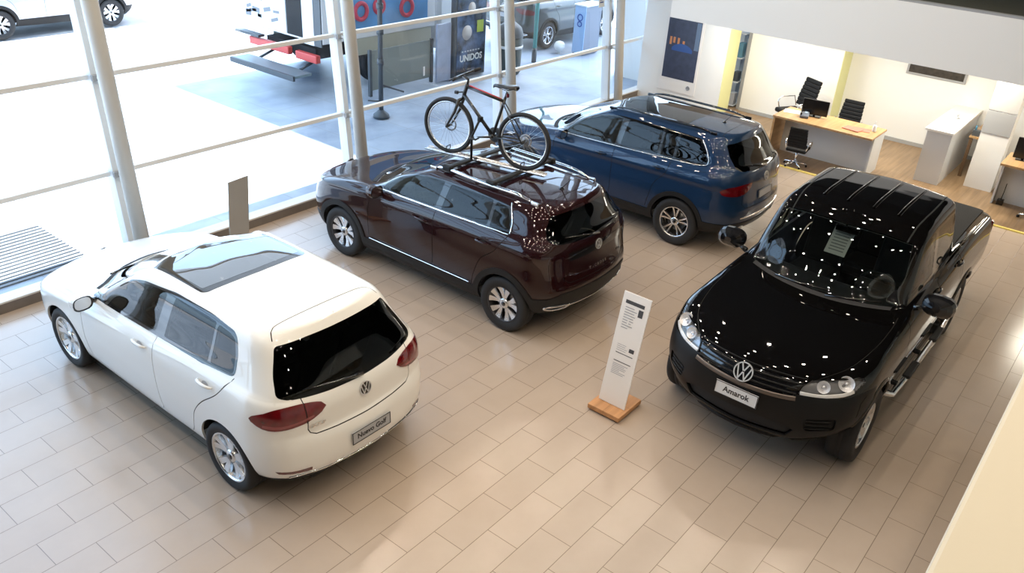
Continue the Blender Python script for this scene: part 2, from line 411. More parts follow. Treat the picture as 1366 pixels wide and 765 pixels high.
# ------------------------------------------------------------------ wheels
def make_wheel(parent, c, R, rr, width, style, sgn, name='wheel'):
    """tyre (the part) with rim, disc and cap below it. sgn +1: outer face towards +y"""
    w = width / 2
    pr = [(rr - .005, -w * .80), (rr + .012, -w * .92), (rr + (R - rr) * .5, -w), (R - .022, -w * .97), (R - .006, -w * .82), (R, -w * .6), (R, -w * .2), (R - .004, -w * .19), (R - .004, -w * .15), (R, -w * .14), (R, w * .14), (R - .004, w * .15), (R - .004, w * .19), (R, w * .2), (R, w * .6), (R - .006, w * .82), (R - .022, w * .97), (rr + (R - rr) * .5, w), (rr + .012, w * .92), (rr - .005, w * .80)]
    t = MB().lathe(pr, axis='Y', n=56).build(name, M['rubber'], parent, c)
    if sgn < 0: t.rotation_euler = (0, 0, PI)
    y = w * .78
    b = MB().lathe([(rr + .002, y + .012), (rr - .010, y + .014), (rr - .016, y), (rr - .03, -w * .6), (rr - .03, -w * .8)], axis='Y', n=48)
    dk = MB().lathe([(0, -.01), (rr - .03, -.012)], axis='Y', n=40)
    yo = y
    sp = MB(); sd = MB()
    ri = rr - .012
    def blade(mb, a0, a1, r0, r1, w0, w1, d0, d1, th=.02, mi=0):
        """one spoke from polar (r0,a0) to (r1,a1), half widths w0,w1; d = height of its face"""
        n = 6; top = []; bot = []
        for i in range(n + 1):
            f = i / n; r = r0 + (r1 - r0) * f; a = a0 + (a1 - a0) * f; ww = w0 + (w1 - w0) * f; d = d0 + (d1 - d0) * f - .010 * math.sin(PI * f)
            p = Vector((r * math.cos(a), 0, r * math.sin(a))); tg = Vector((-math.sin(a), 0, math.cos(a)))
            for s_ in (-1, 1):
                q = p + tg * ww * s_; top.append((q.x, d, q.z)); q2 = p + tg * ww * 1.25 * s_; bot.append((q2.x, d - th, q2.z))
        V = top + bot; o = len(top); F = []
        for i in range(n):
            a_, b_ = 2 * i, 2 * i + 1; c_, d_ = 2 * i + 2, 2 * i + 3
            F += [(a_, c_, d_, b_), (a_, o + a_, o + c_, c_), (b_, d_, o + d_, o + b_)]
        mb.add(V, F, mi, False)
    for k in range(5):
        A = 2 * PI * k / 5 + PI / 2
        if style == 'golf':
            for e in (-1, 1): blade(sp, A + e * .10, A + e * .245, .05, ri, .017, .030, yo - .012, yo + .004, .03)
            blade(sd, A, A, .06, ri * .98, .016, .06, yo - .03, yo - .012, .01)
        elif style == 'taos':
            for e in (-1, 1): blade(sp, A + e * .16, A + e * .30, .045, ri, .010, .036, yo - .014, yo + .004, .025)
            for e in (-1, 1): blade(sd, A + e * .03, A + e * .10, .06, ri, .012, .020, yo - .035, yo - .02, .02)
        elif style == 'tiguan':
            for e in (-1, 1): blade(sp, A + e * .13, A + e * .215, .05, ri, .0095, .0125, yo - .014, yo + .004, .025)
            for e in (-1, 1): blade(sd, A + e * .13, A + e * .215, .05, ri, .016, .020, yo - .022, yo - .006, .02)
        else:
            blade(sp, A, A, .05, ri, .032, .045, yo - .02, yo + .002, .03)
            blade(sp, A + PI / 5, A + PI / 5, .05, ri, .022, .030, yo - .028, yo - .004, .03)
    sp.lathe([(0, yo - .004), (.05, yo - .004), (.062, yo - .012), (.064, yo - .05)], axis='Y', n=24)
    rim = sp.build('rim', M['alloy'], t); lab(rim, 'silver alloy rim with five pairs of spokes' if style in ('golf', 'taos', 'tiguan') else 'silver alloy rim')
    b.build('rim_barrel', M['alloy'] if style != 'taos' else M['alloy_dark'], t)
    if sd.v: sd.build('spoke_insert', M['alloy_dark'], t)
    dk.build('brake_backing', M['dark'], t)
    MB().lathe([(.05, .006), (rr * .66, .006), (rr * .66, -.004)], axis='Y', n=40).build('brake_disc', M['disc'], t)
    hc = MB().lathe([(0, yo + .002), (.024, yo + .001), (.028, yo - .004)], axis='Y', n=24).build('hub_cap', M['gloss_black'], t)
    return t
def add_wheels(root, wb, track, R, rr, width, style):
    for x in (wb / 2, -wb / 2):
        for sg in (1, -1):
            make_wheel(root, (x, sg * track / 2, R), R, rr, width, style, sg)
def arch_liners(root, wb, R, y0, y1, zc=.33):
    """dark tubs inside the wheel arches"""
    for x in (wb / 2, -wb / 2):
        for sg in (1, -1):
            m = MB(); n = 24; G = []
            for i in range(n + 1):
                a = PI * (.07 + .86 * i / n); G.append([(x + R * math.cos(a), sg * yy, zc + R * math.sin(a)) for yy in (y1, y0)])
            m.grid(G); m.add([(p[1][0], p[1][1], p[1][2]) for p in G], [tuple(range(n + 1))])
            m.build('wheel_arch_liner', M['dark'], root)
def vw_badge(root, o, xd, yd, r, name='badge', parent=None):
    """round chrome badge with the two stacked letters in the plane spanned by xd, yd"""
    F = frame(o, xd, yd); m = MB()
    n = 36
    def rg(ra, rb, h0, h1):
        V = []; 
        for k in range(n):
            a = 2 * PI * k / n
            for rr_, h in ((ra, h0), (ra, h1), (rb, h1), (rb, h0)): V.append(tuple(F @ Vector((rr_ * math.cos(a), rr_ * math.sin(a), h))))
        Fc = []
        for k in range(n):
            j = (k + 1) % n
            for i in range(4): Fc.append((k * 4 + i, j * 4 + i, j * 4 + (i + 1) % 4, k * 4 + (i + 1) % 4))
        m.add(V, Fc, 0)
    rg(r * .88, r, -.004, .007)
    def bar(p, q, t):
        p = Vector(p) * r; q = Vector(q) * r; d = (q - p).normalized(); nn = Vector((-d.y, d.x)) * t * r
        pts = [p + nn, q + nn, q - nn, p - nn]
        V = [tuple(F @ Vector((a.x, a.y, h))) for h in (.0, .007) for a in pts]
        m.add(V, [(3, 2, 1, 0), (4, 5, 6, 7)] + [(i, (i + 1) % 4, 4 + (i + 1) % 4, 4 + i) for i in range(4)], 0)
    t = .062
    for sx in (-1, 1):
        bar((sx * .36, .84), (sx * .04, .10), t)                      # V
        bar((sx * .72, .56), (sx * .33, -.78), t); bar((sx * .33, -.78), (sx * .03, -.02), t)   # W
    bd = MB(); V = [tuple(F @ Vector((r * .9 * math.cos(2 * PI * k / n), r * .9 * math.sin(2 * PI * k / n), .001))) for k in range(n)]
    bd.add(V, [tuple(range(n))])
    b = m.build(name, M['badge_silver'], parent or root); bd.build('badge_field', M['gloss_black'], b); lab(b, 'round chrome badge with V over W')
    return b
def plate(root, o, xd, yd, wd, ht, txt, base, size, name='number_plate', shear=0., frame_m=None):
    F = frame(o, xd, yd); m = MB()
    V = [tuple(F @ Vector((sx * wd / 2, sy * ht / 2, h))) for h in (0, .008) for sx, sy in ((-1, -1), (1, -1), (1, 1), (-1, 1))]
    m.add(V, [(3, 2, 1, 0), (4, 5, 6, 7)] + [(i, (i + 1) % 4, 4 + (i + 1) % 4, 4 + i) for i in range(4)])
    p = m.build(name, base, root); lab(p, 'show plate with dark lettering' if txt else 'plain grey show plate')
    if txt: t = MB(); text_mesh(t, txt, size, F @ Matrix.Translation((0, 0, .0085)), depth=.0008, shear=shear, bold=.0018); t.build('plate_lettering', M['plate_ink'], p)
    e = MB(); k = .006
    for (cx_, cy_, a, b) in ((0, ht / 2 - k / 2, wd, k), (0, -ht / 2 + k / 2, wd, k), (-wd / 2 + k / 2, 0, k, ht), (wd / 2 - k / 2, 0, k, ht)):
        V = [tuple(F @ Vector((cx_ + sx * a / 2, cy_ + sy * b / 2, h))) for h in (.007, .011) for sx, sy in ((-1, -1), (1, -1), (1, 1), (-1, 1))]
        e.add(V, [(3, 2, 1, 0), (4, 5, 6, 7)] + [(i, (i + 1) % 4, 4 + (i + 1) % 4, 4 + i) for i in range(4)])
    e.build('plate_frame', frame_m or M['plate_ink'], p)
    return p
def seat(root, x, y, z, rec=.28, w=.50, back=.62, m=None):
    m = m or M['seat']
    s = MB(); s.box((x, y, z), (.52, w, .16), (0, -.10, 0), .05)
    R = Matrix.Rotation(-rec, 3, 'Y')
    s2 = Vector((x - .25, y, z + .06))
    s.box(tuple(s2 + R @ Vector((-.03, 0, back / 2))), (.13, w * .94, back), R, .05)
    o = s.build('seat', m, root)
    h = MB(); h.box(tuple(s2 + R @ Vector((-.03, 0, back + .11))), (.09, w * .52, .17), R, .04)
    for e in (-1, 1): h.tube([tuple(s2 + R @ Vector((-.03, e * .07, back - .02))), tuple(s2 + R @ Vector((-.03, e * .07, back + .06)))], .007, 6)
    h.build('headrest', m, o)
    return o
def cabin(root, xd, zd, wd, seats_x, zs, y=.37, wheel_r=.185, rear=True, rear_x=None):
    """dashboard, steering wheel and seats"""
    G = []
    for (dx, dz) in ((.36, -.02), (.20, .0), (.02, -.015), (-.10, -.06), (-.15, -.16), (-.10, -.34)):
        G.append([(xd + dx - .10 * (abs(t) ** 2), t * wd, zd + dz - .02 * abs(t) ** 3) for t in (-1, -.75, -.5, -.25, 0, .25, .5, .75, 1)])
    d = MB(); d.grid(G); d.box((xd - .10, y, zd + .005), (.16, .34, .09), (0, .2, 0), .03)
    dash = d.build('dashboard', M['int_dark'], root)
    st = MB(); c = Vector((xd - .30, y, zd - .05)); R = Matrix.Rotation(-1.12, 3, 'Y')
    pts = [tuple(c + R @ Vector((wheel_r * math.cos(2 * PI * k / 28), wheel_r * math.sin(2 * PI * k / 28), 0))) for k in range(28)]
    st.tube(pts, .016, 8, closed=True)
    st.box(tuple(c), (.10, .13, .045), R, .02)
    for a in (PI / 2, -PI / 2, PI): st.tube([tuple(c), tuple(c + R @ Vector((wheel_r * math.cos(a), wheel_r * math.sin(a), 0)))], .014, 6)
    st.tube([tuple(c), tuple(c + R @ Vector((0, 0, -.25)))], .035, 10)
    st.build('steering_wheel', M['int_dark'], root)
    for sg in (1, -1): seat(root, seats_x, sg * y, zs)
    if rear:
        for yy in (-.40, 0, .40): seat(root, rear_x, yy, zs + .03, rec=.34, w=.42, back=.56)
def mirror(root, o, sg, size, m, stem, base=None, capm=None):
    """door mirror: housing, glass facing rearwards, stem. o = centre of the housing"""
    L, H, D = size; mb = MB(); n = 16; G = []
    # lofted shell: front nose to rear opening
    for f, sc in ((0, .25), (.12, .62), (.35, .90), (.7, 1.), (1., .97)):
        G.append([(o[0] + D * (.5 - f), o[1] + sg * L / 2 * sc * math.copysign(abs(math.cos(2 * PI * k / n)) ** .7, math.cos(2 * PI * k / n)), o[2] + H / 2 * sc * math.copysign(abs(math.sin(2 * PI * k / n)) ** .8, math.sin(2 * PI * k / n)) + .01 * (1 - sc)) for k in range(n + 1)])
    for i in range(len(G) - 1):
        for k in range(n): mb.add([G[i][k], G[i][k + 1], G[i + 1][k + 1], G[i + 1][k]], [(0, 1, 2, 3)], 1 if math.sin(2 * PI * (k + .5) / n) < -.25 else 0, True)
    mb.add(G[0][:-1], [tuple(range(n))]); h = mb.build('door_mirror', [m, M['gloss_black']], root)
    g = MB(); g.add([(o[0] - D * .47, p[1] * .86 + o[1] * .14, p[2] * .86 + o[2] * .14) for p in G[-1][:-1]], [tuple(range(n))]); g.build('mirror_glass', M['chrome'], h)
    g = MB(); g.grid([G[-1], [(p[0] + .004, p[1] * .82 + o[1] * .18, p[2] * .82 + o[2] * .18) for p in G[-1]]]); g.build('mirror_rim', M['gloss_black'], h)
    s_ = MB(); s_.tube([(stem[0], stem[1] * sg, stem[2]), (o[0] - .01, o[1] - sg * L * .35, o[2] - H * .22)], [.030, .024], 10); s_.build('mirror_stem', M['gloss_black'], h)
    return h
def handle(root, S, x, z, m, L=.20, sg=1):
    """door pull standing proud over a flat dark disc that stands for the shade in its recess"""
    p = S.at((x, None, z), 'S'); n = S.nrm((x, None, z), 'S'); a = S.at((x + L / 2, None, z + .004), 'S'); b = S.at((x - L / 2, None, z + .008), 'S')
    f = Vector((1, sg, 1))
    def fl(v): return (v.x, v.y * sg, v.z)
    mb = MB(); pts = []; rr = []
    for t in (0, .08, .25, .5, .75, .92, 1):
        q = b.lerp(a, t) + n * (.008 + .030 * math.sin(PI * min(1, max(0, t))) ** .5); pts.append(fl(q)); rr.append(.013 if 0 < t < 1 else .008)
    mb.tube(pts, rr, 10); h = mb.build('door_handle', m, root)
    d = MB(); k = 14; c = p + n * .0015; t1 = (a - b).normalized(); t2 = n.cross(t1)
    d.add([fl(c + t1 * .045 * math.cos(2 * PI * i / k) + t2 * .028 * math.sin(2 * PI * i / k) + n * .002) for i in range(k)], [tuple(range(k))]); d.build('recess_shade', M['dark'] if m is not M['white_paint'] else M['plate_grey'], root)
    return h
def front_badge(root, S, z, r=.062):
    p = S.at((None, 0, z), 'F'); n = S.nrm((None, .02, z), 'F'); n = Vector((n.x, 0, n.z)).normalized(); up = Vector((0, 0, 1)); up = (up - n * up.dot(n)).normalized()
    vw_badge(root, Vector((p.x, 0, p.z)) + n * .006, (0, 1, 0), up, r)
def hang_on_doors(root):
    """panes, pulls and recess discs become sub-parts of the door they move with"""
    def box(o):
        v = [w.co for w in o.data.vertices]; return min(p.x for p in v), max(p.x for p in v), sum(p.y for p in v) / len(v), sum(p.x for p in v) / len(v)
    ch = [o for o in root.children if o.type == 'MESH']; nm = lambda o: o.name.split('.')[0]
    doors = [(o, box(o)) for o in ch if nm(o) in ('front_door', 'rear_door')]
    for o in ch:
        if nm(o) in ('door_window', 'door_handle', 'recess_shade'):
            x0, x1, y, xm = box(o); c = [(abs(xm - (b[0] + b[1]) / 2), d) for d, b in doors if b[2] * y > 0]
            if c: o.parent = min(c, key=lambda t: t[0])[1]
    tg = [o for o in ch if nm(o) == 'tailgate']
    if tg:
        for o in ch:
            if nm(o) in ('rear_window', 'rear_wiper', 'model_lettering', 'engine_lettering') and root.name.startswith('car'): o.parent = tg[0]
# ------------------------------------------------------------------ white hatchback
def side_circle(xc, zc, r, n=40): return [(xc + r * math.cos(2 * PI * k / n), None, zc + r * math.sin(2 * PI * k / n)) for k in range(n)]
def build_golf(cx, cy, ang):
    wb = 2.637; a = wb / 2; R = .317
    root = empty('car', (cx, cy, 0), ang)
    rings = [
        ring(2.00, .14, .42, -1.93, .14, .40, .80, [(-2, .27), (-1.3, .235), (0, .20), (1.3, .20), (2, .20)]),
        ring(2.11, .15, .40, -2.055, .13, .38, .855, [(-2, .33), (-1, .32), (0, .31), (2, .30)]),
        ring(2.155, .16, .40, -2.09, .13, .36, .882, [(-2, .46), (0, .46), (2, .44)]),
        ring(2.15, .17, .40, -2.085, .13, .35, .893, [(-2, .62), (0, .62), (2, .56)]),
        ring(2.14, .18, .38, -2.055, .12, .34, .893, [(-2, .715), (0, .73), (1.3, .70), (2.1, .655)]),
        ring(2.125, .20, .38, -2.035, .11, .33, .890, [(-2, .745), (-1.3, .80), (0, .80), (1.3, .77), (2.1, .70)]),
        ring(2.07, .22, .36, -2.035, .11, .32, .878, [(-2, .90), (-1.3, .925), (0, .885), (1.3, .83), (2.05, .74)]),
        ring(1.95, .26, .36, -2.01, .11, .30, [(-2, .83), (-1, .852), (0, .848), (1.3, .83), (2, .82)], [(-2, 1.00), (-1.4, 1.035), (0, .955), (1.3, .885), (1.95, .80)]),
        ring(1.60, .32, .34, -1.985, .11, .28, [(-2, .80), (-1, .825), (0, .826), (1, .80), (1.6, .79)], [(-2, 1.045), (-1.4, 1.06), (0, .985), (.8, .965), (1.6, .895)]),
        ring(1.14, .30, .14, -1.97, .10, .26, [(-2, .775), (-1, .80), (0, .803), (.8, .775), (1.2, .76)], [(-2, 1.075), (-1.4, 1.08), (0, 1.01), (.8, 1.00), (1.14, .99)]),
        ring(.70, .24, .13, -1.86, .10, .22, [(-2, .69), (-1, .725), (0, .728), (.5, .70)], [(-2, 1.235), (-1, 1.235), (.7, 1.22)]),
        ring(.36, .20, .12, -1.735, .09, .20, [(-2, .615), (-1, .648), (0, .648), (.3, .63)], [(-2, 1.395), (-1, 1.415), (0, 1.405), (.4, 1.375)]),
        ring(.26, .20, .14, -1.705, .09, .20, [(-2, .575), (0, .598), (.3, .585)], [(-2, 1.438), (-1, 1.460), (0, 1.450), (.3, 1.41)]),
        ring(.20, .18, .16, -1.69, .08, .20, [(-2, .50), (0, .515), (.3, .50)], [(-2, 1.458), (-1, 1.484), (-.3, 1.478), (.3, 1.43)]),
        ring(.16, .12, .16, -1.68, .06, .20, [(-2, .27), (.3, .28)], [(-2, 1.468), (-1, 1.497), (-.3, 1.493), (.3, 1.44)]),
        ring(.14, .0, .16, -1.675, .0, .20, 0., [(-2, 1.470), (-1, 1.500), (-.3, 1.497), (.3, 1.443)]),
    ]
    S = Surf(rings, smooth=2); B = CarBody(S, root)
    for x in (a, -a): B.reg('arch', side_circle(x, R + .005, .355), 'S')
    # side glass, black frame round it
    dlo = [(.80, None, .985), (.30, None, 1.005), (-.40, None, 1.035), (-1.00, None, 1.068), (-1.405, None, 1.105), (-1.37, None, 1.28), (-1.33, None, 1.375), (-1.27, None, 1.415), (-.95, None, 1.437), (-.45, None, 1.432), (.02, None, 1.385), (.35, None, 1.285), (.62, None, 1.145)]
    fr = [(.62, None, 1.02), (.30, None, 1.033), (-.295, None, 1.058), (-.355, None, 1.398), (-.2, None, 1.395), (.03, None, 1.358), (.36, None, 1.255), (.58, None, 1.10)]
    rr = [(-.425, None, 1.064), (-.90, None, 1.09), (-1.05, None, 1.098), (-1.045, None, 1.407), (-.90, None, 1.412), (-.475, None, 1.404)]
    rq = [(-1.085, None, 1.10), (-1.375, None, 1.124), (-1.345, None, 1.27), (-1.305, None, 1.368), (-1.23, None, 1.39), (-1.075, None, 1.403)]
    B.reg('fglass', fr, 'S', rnd=.03); B.reg('rglass', rr, 'S', rnd=.02); B.reg('qglass', rq, 'S', rnd=.03)
    B.reg('dlo', dlo, 'S', rnd=.06)
    # windscreen, rear window, sunroof
    B.reg('windscreen', [(1.10, -.05, None), (1.10, .0, None), (1.04, .30, None), (.94, .52, None), (.80, .665, None), (.55, .62, None), (.17, .53, None), (.24, .30, None), (.29, 0, None), (.29, -.05, None)], 'T')
    B.reg('rear_glass', [(None, -.05, 1.412), (None, .30, 1.408), (None, .555, 1.392), (None, .655, 1.20), (None, .705, 1.075), (None, .64, 1.052), (None, .30, 1.030), (None, -.05, 1.024)], 'R', rnd=.03)
    B.reg('sunroof', [(.19, -.05, None), (.19, 0, None), (.14, .30, None), (.06, .495, None), (-.62, .495, None), (-.64, .3, None), (-.65, -.05, None)], 'T', rnd=.02)
    B.reg('sunroof_frame', [(.24, -.05, None), (.24, 0, None), (.19, .30, None), (.10, .535, None), (-.66, .535, None), (-.70, .50, None), (-.71, .3, None), (-.72, -.05, None)], 'T', rnd=.02)
    # rear lamps
    lamp = [(-1.68, .875, .915), (-1.80, .84, .985), (-1.90, .74, 1.035), (-1.97, .55, 1.028), (-2.015, .42, .995), (-2.02, .385, .945), (-2.02, .43, .905), (-2.03, .56, .855), (-1.93, .76, .835), (-1.80, .85, .845)]
    B.reg('lamp_strip', densify([(-1.80, .85, .855), (-1.93, .765, .848), (-2.02, .60, .868), (-2.025, .50, .885), (-2.02, .50, .905), (-2.02, .60, .888), (-1.93, .755, .872), (-1.80, .845, .880)], True, False, .04), 'A')
    B.reg('lamp_split', [(None, .548, 1.06), (None, .556, 1.06), (None, .556, .84), (None, .548, .84)], 'R')
    B.reg('lamp', densify(lamp, True, True, .04), 'A')
    B.reg('lamp_low', [(None, .56, .405), (None, .78, .41), (None, .80, .437), (None, .56, .437)], 'R')
    # shut lines
    B.line([(-.335, None, 1.04), (-.345, None, .90), (-.365, None, .62), (-.375, None, .36), (-.33, None, .295)], 'S', .008)
    B.line([(.80, None, .99), (.86, None, .80), (.87, None, .55), (.83, None, .33)], 'S', .008)
    B.line([(-1.40, None, 1.10), (-1.27, None, .93), (-1.06, None, .76), (-.93, None, .60), (-.86, None, .40), (-.80, None, .31)], 'S', .008, True)
    B.line([(.85, None, .325), (0, None, .305), (-.80, None, .315)], 'S', .008)
    B.line([(None, .545, .86), (None, .55, .78), (None, .535, .745), (None, .49, .722), (None, .30, .712), (None, 0, .708), (None, -.03, .708)], 'R', .009)
    B.line([(-1.50, -.03, None), (-1.50, .25, None), (-1.515, .47, None), (-1.60, .545, None)], 'T', .009, True)
    B.reg('skirt_low', [(None, -.05, .35), (None, .48, .35), (None, .62, .365), (None, .76, .35), (None, .83, .31), (None, .84, .18), (None, -.05, .18)], 'R')
    B.reg('headlamp', densify([(2.07, .47, .715), (1.98, .63, .765), (1.82, .79, .80), (1.68, .865, .80), (1.76, .855, .735), (1.92, .76, .66), (2.05, .56, .645)], True, True, .04), 'A')
    B.reg('front_grille', [(None, -.05, .70), (None, .44, .705), (None, .45, .645), (None, -.05, .63)], 'F'); B.reg('front_intake', [(None, -.05, .47), (None, .55, .47), (None, .68, .40), (None, .55, .30), (None, -.05, .29)], 'F', rnd=.03)
    B.reg('front_door', [(.80, None, .99), (.86, None, .80), (.87, None, .55), (.83, None, .325), (0, None, .305), (-.33, None, .305), (-.375, None, .36), (-.365, None, .62), (-.345, None, .90), (-.385, None, 1.05), (-.38, None, 1.43), (0, None, 1.385), (.35, None, 1.29), (.62, None, 1.145)], 'S')
    B.reg('rear_door', [(-.33, None, .305), (-.375, None, .36), (-.365, None, .62), (-.345, None, .90), (-.385, None, 1.05), (-.38, None, 1.43), (-.95, None, 1.437), (-1.27, None, 1.415), (-1.33, None, 1.375), (-1.40, None, 1.10), (-1.27, None, .93), (-1.06, None, .76), (-.93, None, .60), (-.86, None, .40), (-.80, None, .312)], 'S')
    B.reg('tailgate', [(None, -.05, 1.46), (None, .545, 1.40), (None, .66, 1.2), (None, .72, 1.05), (None, .735, 1.02), (None, .60, .95), (None, .545, .86), (None, .55, .78), (None, .535, .745), (None, .49, .722), (None, .30, .712), (None, -.05, .708)], 'R')
    B.reg('rear_bumper', [(None, -.05, .706), (None, .50, .715), (None, .9, .80), (None, .95, .15), (None, -.05, .15)], 'R')
    B.reg('bonnet', [(1.11, -.05, None), (1.05, .30, None), (.95, .52, None), (.86, .68, None), (1.3, .70, None), (1.8, .60, None), (2.0, .35, None), (2.06, -.05, None)], 'T')
    B.solve()
    P = M['white_paint']
    B.piece('body', 'body', P, 0, skirt=.018)
    front_end(B)
    for sg in (1, -1): B.piece('front_door', 'front_door', P, sg, skirt=.018); B.piece('rear_door', 'rear_door', P, sg, skirt=.018)
    B.piece('tailgate', 'tailgate', P, 0, skirt=.018); B.piece('rear_bumper', 'rear_bumper', P, 0, skirt=.018); B.piece('bonnet', 'bonnet', P, 0, off=.002, skirt=.018)
    B.piece('seam', 'panel_seam', M['seam'], 0, off=-.004)
    [B.piece('dlo', 'window_frame', M['gloss_black'], q_, off=.001) for q_ in (1, -1)]
    for sg in (1, -1):
        g = B.piece('fglass', 'door_window', M['glass_tint'], sg); B.piece('rglass', 'door_window', M['glass_dark'], sg); B.piece('qglass', 'quarter_window', M['glass_dark'], sg)
        t = B.piece('lamp', 'tail_lamp', M['red_lens'], sg, off=.006, skirt=.02); lab(t, 'red tail lamp wrapping round the rear corner'); B.piece('lamp_strip', 'lamp_strip', M['pink_lens'], sg, off=.006, parent=t); B.piece('lamp_split', 'lamp_split', M['seam'], sg, off=.0, parent=t)
        B.piece('lamp_low', 'rear_reflector', M['dark_red_lens'], sg, off=.002)
    B.piece('windscreen', 'windscreen', M['glass_ws'], 0); B.piece('rear_glass', 'rear_window', M['glass_dark'], 0, off=.001)
    B.piece('sunroof', 'sunroof', M['glass_roof'], 0, off=.002); B.piece('sunroof_frame', 'sunroof_frame', M['gloss_black'], 0, off=.001)
    B.piece('skirt_low', 'rear_diffuser', M['cladding'], 0, off=.003, skirt=.02)
    strip(root, S, [(None, .72, .372), (None, .60, .385), (None, .45, .37), (None, 0, .37)], 'R', .016, .003, M['chrome'], 'bumper_moulding')
    interior(B, root, ['body', 'seam', 'skirt_low', 'lamp', 'dlo', 'front_door', 'rear_door', 'tailgate', 'rear_bumper'], 1.05)
    add_wheels(root, wb, 1.535, R, .225, .225, 'golf'); arch_liners(root, wb, .355, .45, .86)
    cabin(root, .62, .96, .70, -.20, .52, rear_x=-1.02)
    mirror(root, (.68, .955, 1.03), 1, (.19, .145, .15), P, (.70, .80, .98)); mirror(root, (.68, -.955, 1.03), -1, (.19, .145, .15), P, (.70, .80, .98))
    for sg in (1, -1):
        handle(root, S, -.15, .905, P, sg=sg); handle(root, S, -1.12, .955, P, sg=sg)
    # badge, script, plate, wiper, sunroof rim, aerial
    p = S.at((None, .0, .925), 'R'); n = S.nrm((None, .02, .925), 'R'); n = Vector((n.x, 0, n.z)).normalized(); up = Vector((0, 0, 1)); up = (up - n * up.dot(n)).normalized()
    vw_badge(root, p + n * .004, (0, -1, 0), up, .062)
    p = S.at((None, -.02, .545), 'R'); n = S.nrm((None, .02, .545), 'R'); n = Vector((n.x, 0, n.z)).normalized(); up = Vector((0, 0, 1)); up = (up - n * up.dot(n)).normalized()
    plate(root, p + n * .006, (0, -1, 0), up, .42, .115, 'Nuevo Golf', M['plate_grey'], .066)
    p = S.at((None, .47, .80), 'R'); n = S.nrm((None, .47, .80), 'R'); yd = n.cross(Vector((0, 0, 1))).normalized()
    t = MB(); text_mesh(t, 'GOLF', .042, frame(p + n * .004, -yd if yd.y > 0 else yd, (0, 0, 1)), depth=.002, font_scale=(1.35, 1), bold=.001); t.build('model_lettering', M['chrome'], root)
    p = S.at((None, .0, 1.045), 'R'); w = MB(); w.tube([tuple(p + Vector((-.02, 0, .01))), tuple(S.at((None, .12, 1.06), 'R') + Vector((-.02, 0, .005))), tuple(S.at((None, .52, 1.10), 'R') + Vector((-.015, 0, .004)))], [.022, .012, .006], 8); w.build('rear_wiper', M['gloss_black'], root)
    w = MB(); w.tube([tuple(S.at((1.06, -.35 + .02, None), 'T') * 1) if False else (1.075, -.20, .995), (.98, .35, 1.035), (.93, .52, 1.05)], .009, 6); w.build('windscreen_wiper', M['gloss_black'], root)
    cowl = MB(); G = []
    for y in np.linspace(-.70, .70, 15):
        x = 1.10 - .30 * (abs(y) / .665)**2 if abs(y) < .665 else .80
        q = S.at((x + .015, abs(y), None), 'T'); q2 = S.at((x + .075, abs(y) , None), 'T'); G.append([(q.x, y, q.z + .004), (q2.x, y, q2.z + .003)])
    cowl.grid(G); cowl.build('scuttle', M['dark'], root)
    under(root, 1.95, -1.95, .76, .22); front_badge(root, S, .672); hang_on_doors(root)
    return root, S
def front_end(B):
    for sg in (1, -1):
        h = B.piece('headlamp', 'headlamp', M['lamp_clear'], sg, off=.004); lab(h, 'clear headlamp')
        B.piece('headlamp', 'lamp_housing', M['lamp_reflector'], sg, off=-.02, skirt=-.02, parent=h)
    B.piece('front_grille', 'grille', M['gloss_black'], 0, off=-.006); B.piece('front_intake', 'intake', M['dark'], 0, off=-.015)
def interior(B, root, names, z_dark):
    """dark inside skin of the shell and the pale headlining"""
    B.piece(names, 'door_trim', M['int_dark'], 0, off=-.03, flt=lambda c: (c[:, 2] < z_dark) & (c[:, 2] > .45))
    B.piece(names, 'headlining', M['headliner'], 0, off=-.03, flt=lambda c: c[:, 2] >= z_dark)
def under(root, x0, x1, w, z):
    m = MB(); m.box(((x0 + x1) / 2, 0, z + .06), (x0 - x1, w * 1.36, .10), None, .03); m.box(((x0 + x1) / 2, 0, z + .30), ((x0 - x1) * .9, w * 1.30, .02)); m.build('underbody', M['dark'], root)
# ------------------------------------------------------------------ the two tall estates
def strip(root, S, pts, mode, w, off, m, name, sgs=(1, -1), th=.008, smooth=True, parent=None):
    """thin moulding laid along a line on the body"""
    q = densify(pts, False, smooth, .05); P = [S.at(p, mode) for p in q]; N = [S.nrm(p, mode) for p in q]; r = None
    for sg in sgs:
        mb = MB(); G = []
        for i, (p, n) in enumerate(zip(P, N)):
            t = (P[min(i + 1, len(P) - 1)] - P[max(i - 1, 0)]).normalized(); b = n.cross(t).normalized()
            row = []
            for (e, h) in ((-1, -.003), (-1, th * .6), (-.5, th), (.5, th), (1, th * .6), (1, -.003)):
                c = p + b * (w / 2 * e) + n * (off + h); row.append((c.x, c.y * sg, c.z))
            G.append(row)
        mb.grid(G); mb.add(G[0], [tuple(range(6))]); mb.add(G[-1], [tuple(range(6))]); r = mb.build(name, m, parent or root)
    return r
def rails(root, S, x0, x1, y, m, h=.045, r=.017, feet=None):
    for sg in (1, -1):
        mb = MB(); pts = []; rr = []; n = 22
        for i in range(n + 1):
            t = i / n; x = x0 + (x1 - x0) * t; yy = y + .035 * math.sin(PI * t); q = S.at((x, yy, None), 'T'); k = min(1, 6 * min(t, 1 - t)) ** .6
            pts.append((x, yy * sg, q.z + .004 + h * k)); rr.append(r * (.55 + .45 * k))
        mb.tube(pts, rr, 10)
        for x in ([x0 + .02, x1 - .02] + (feet or [])):
            q = S.at((x, y + .01, None), 'T'); mb.box((x, sg * (y + .01), q.z + .012), (.10, .03, .04), None, .01)
        mb.build('roof_rail', m, root)
def clad_circle(x, z, r): return side_circle(x, z, r, 44)
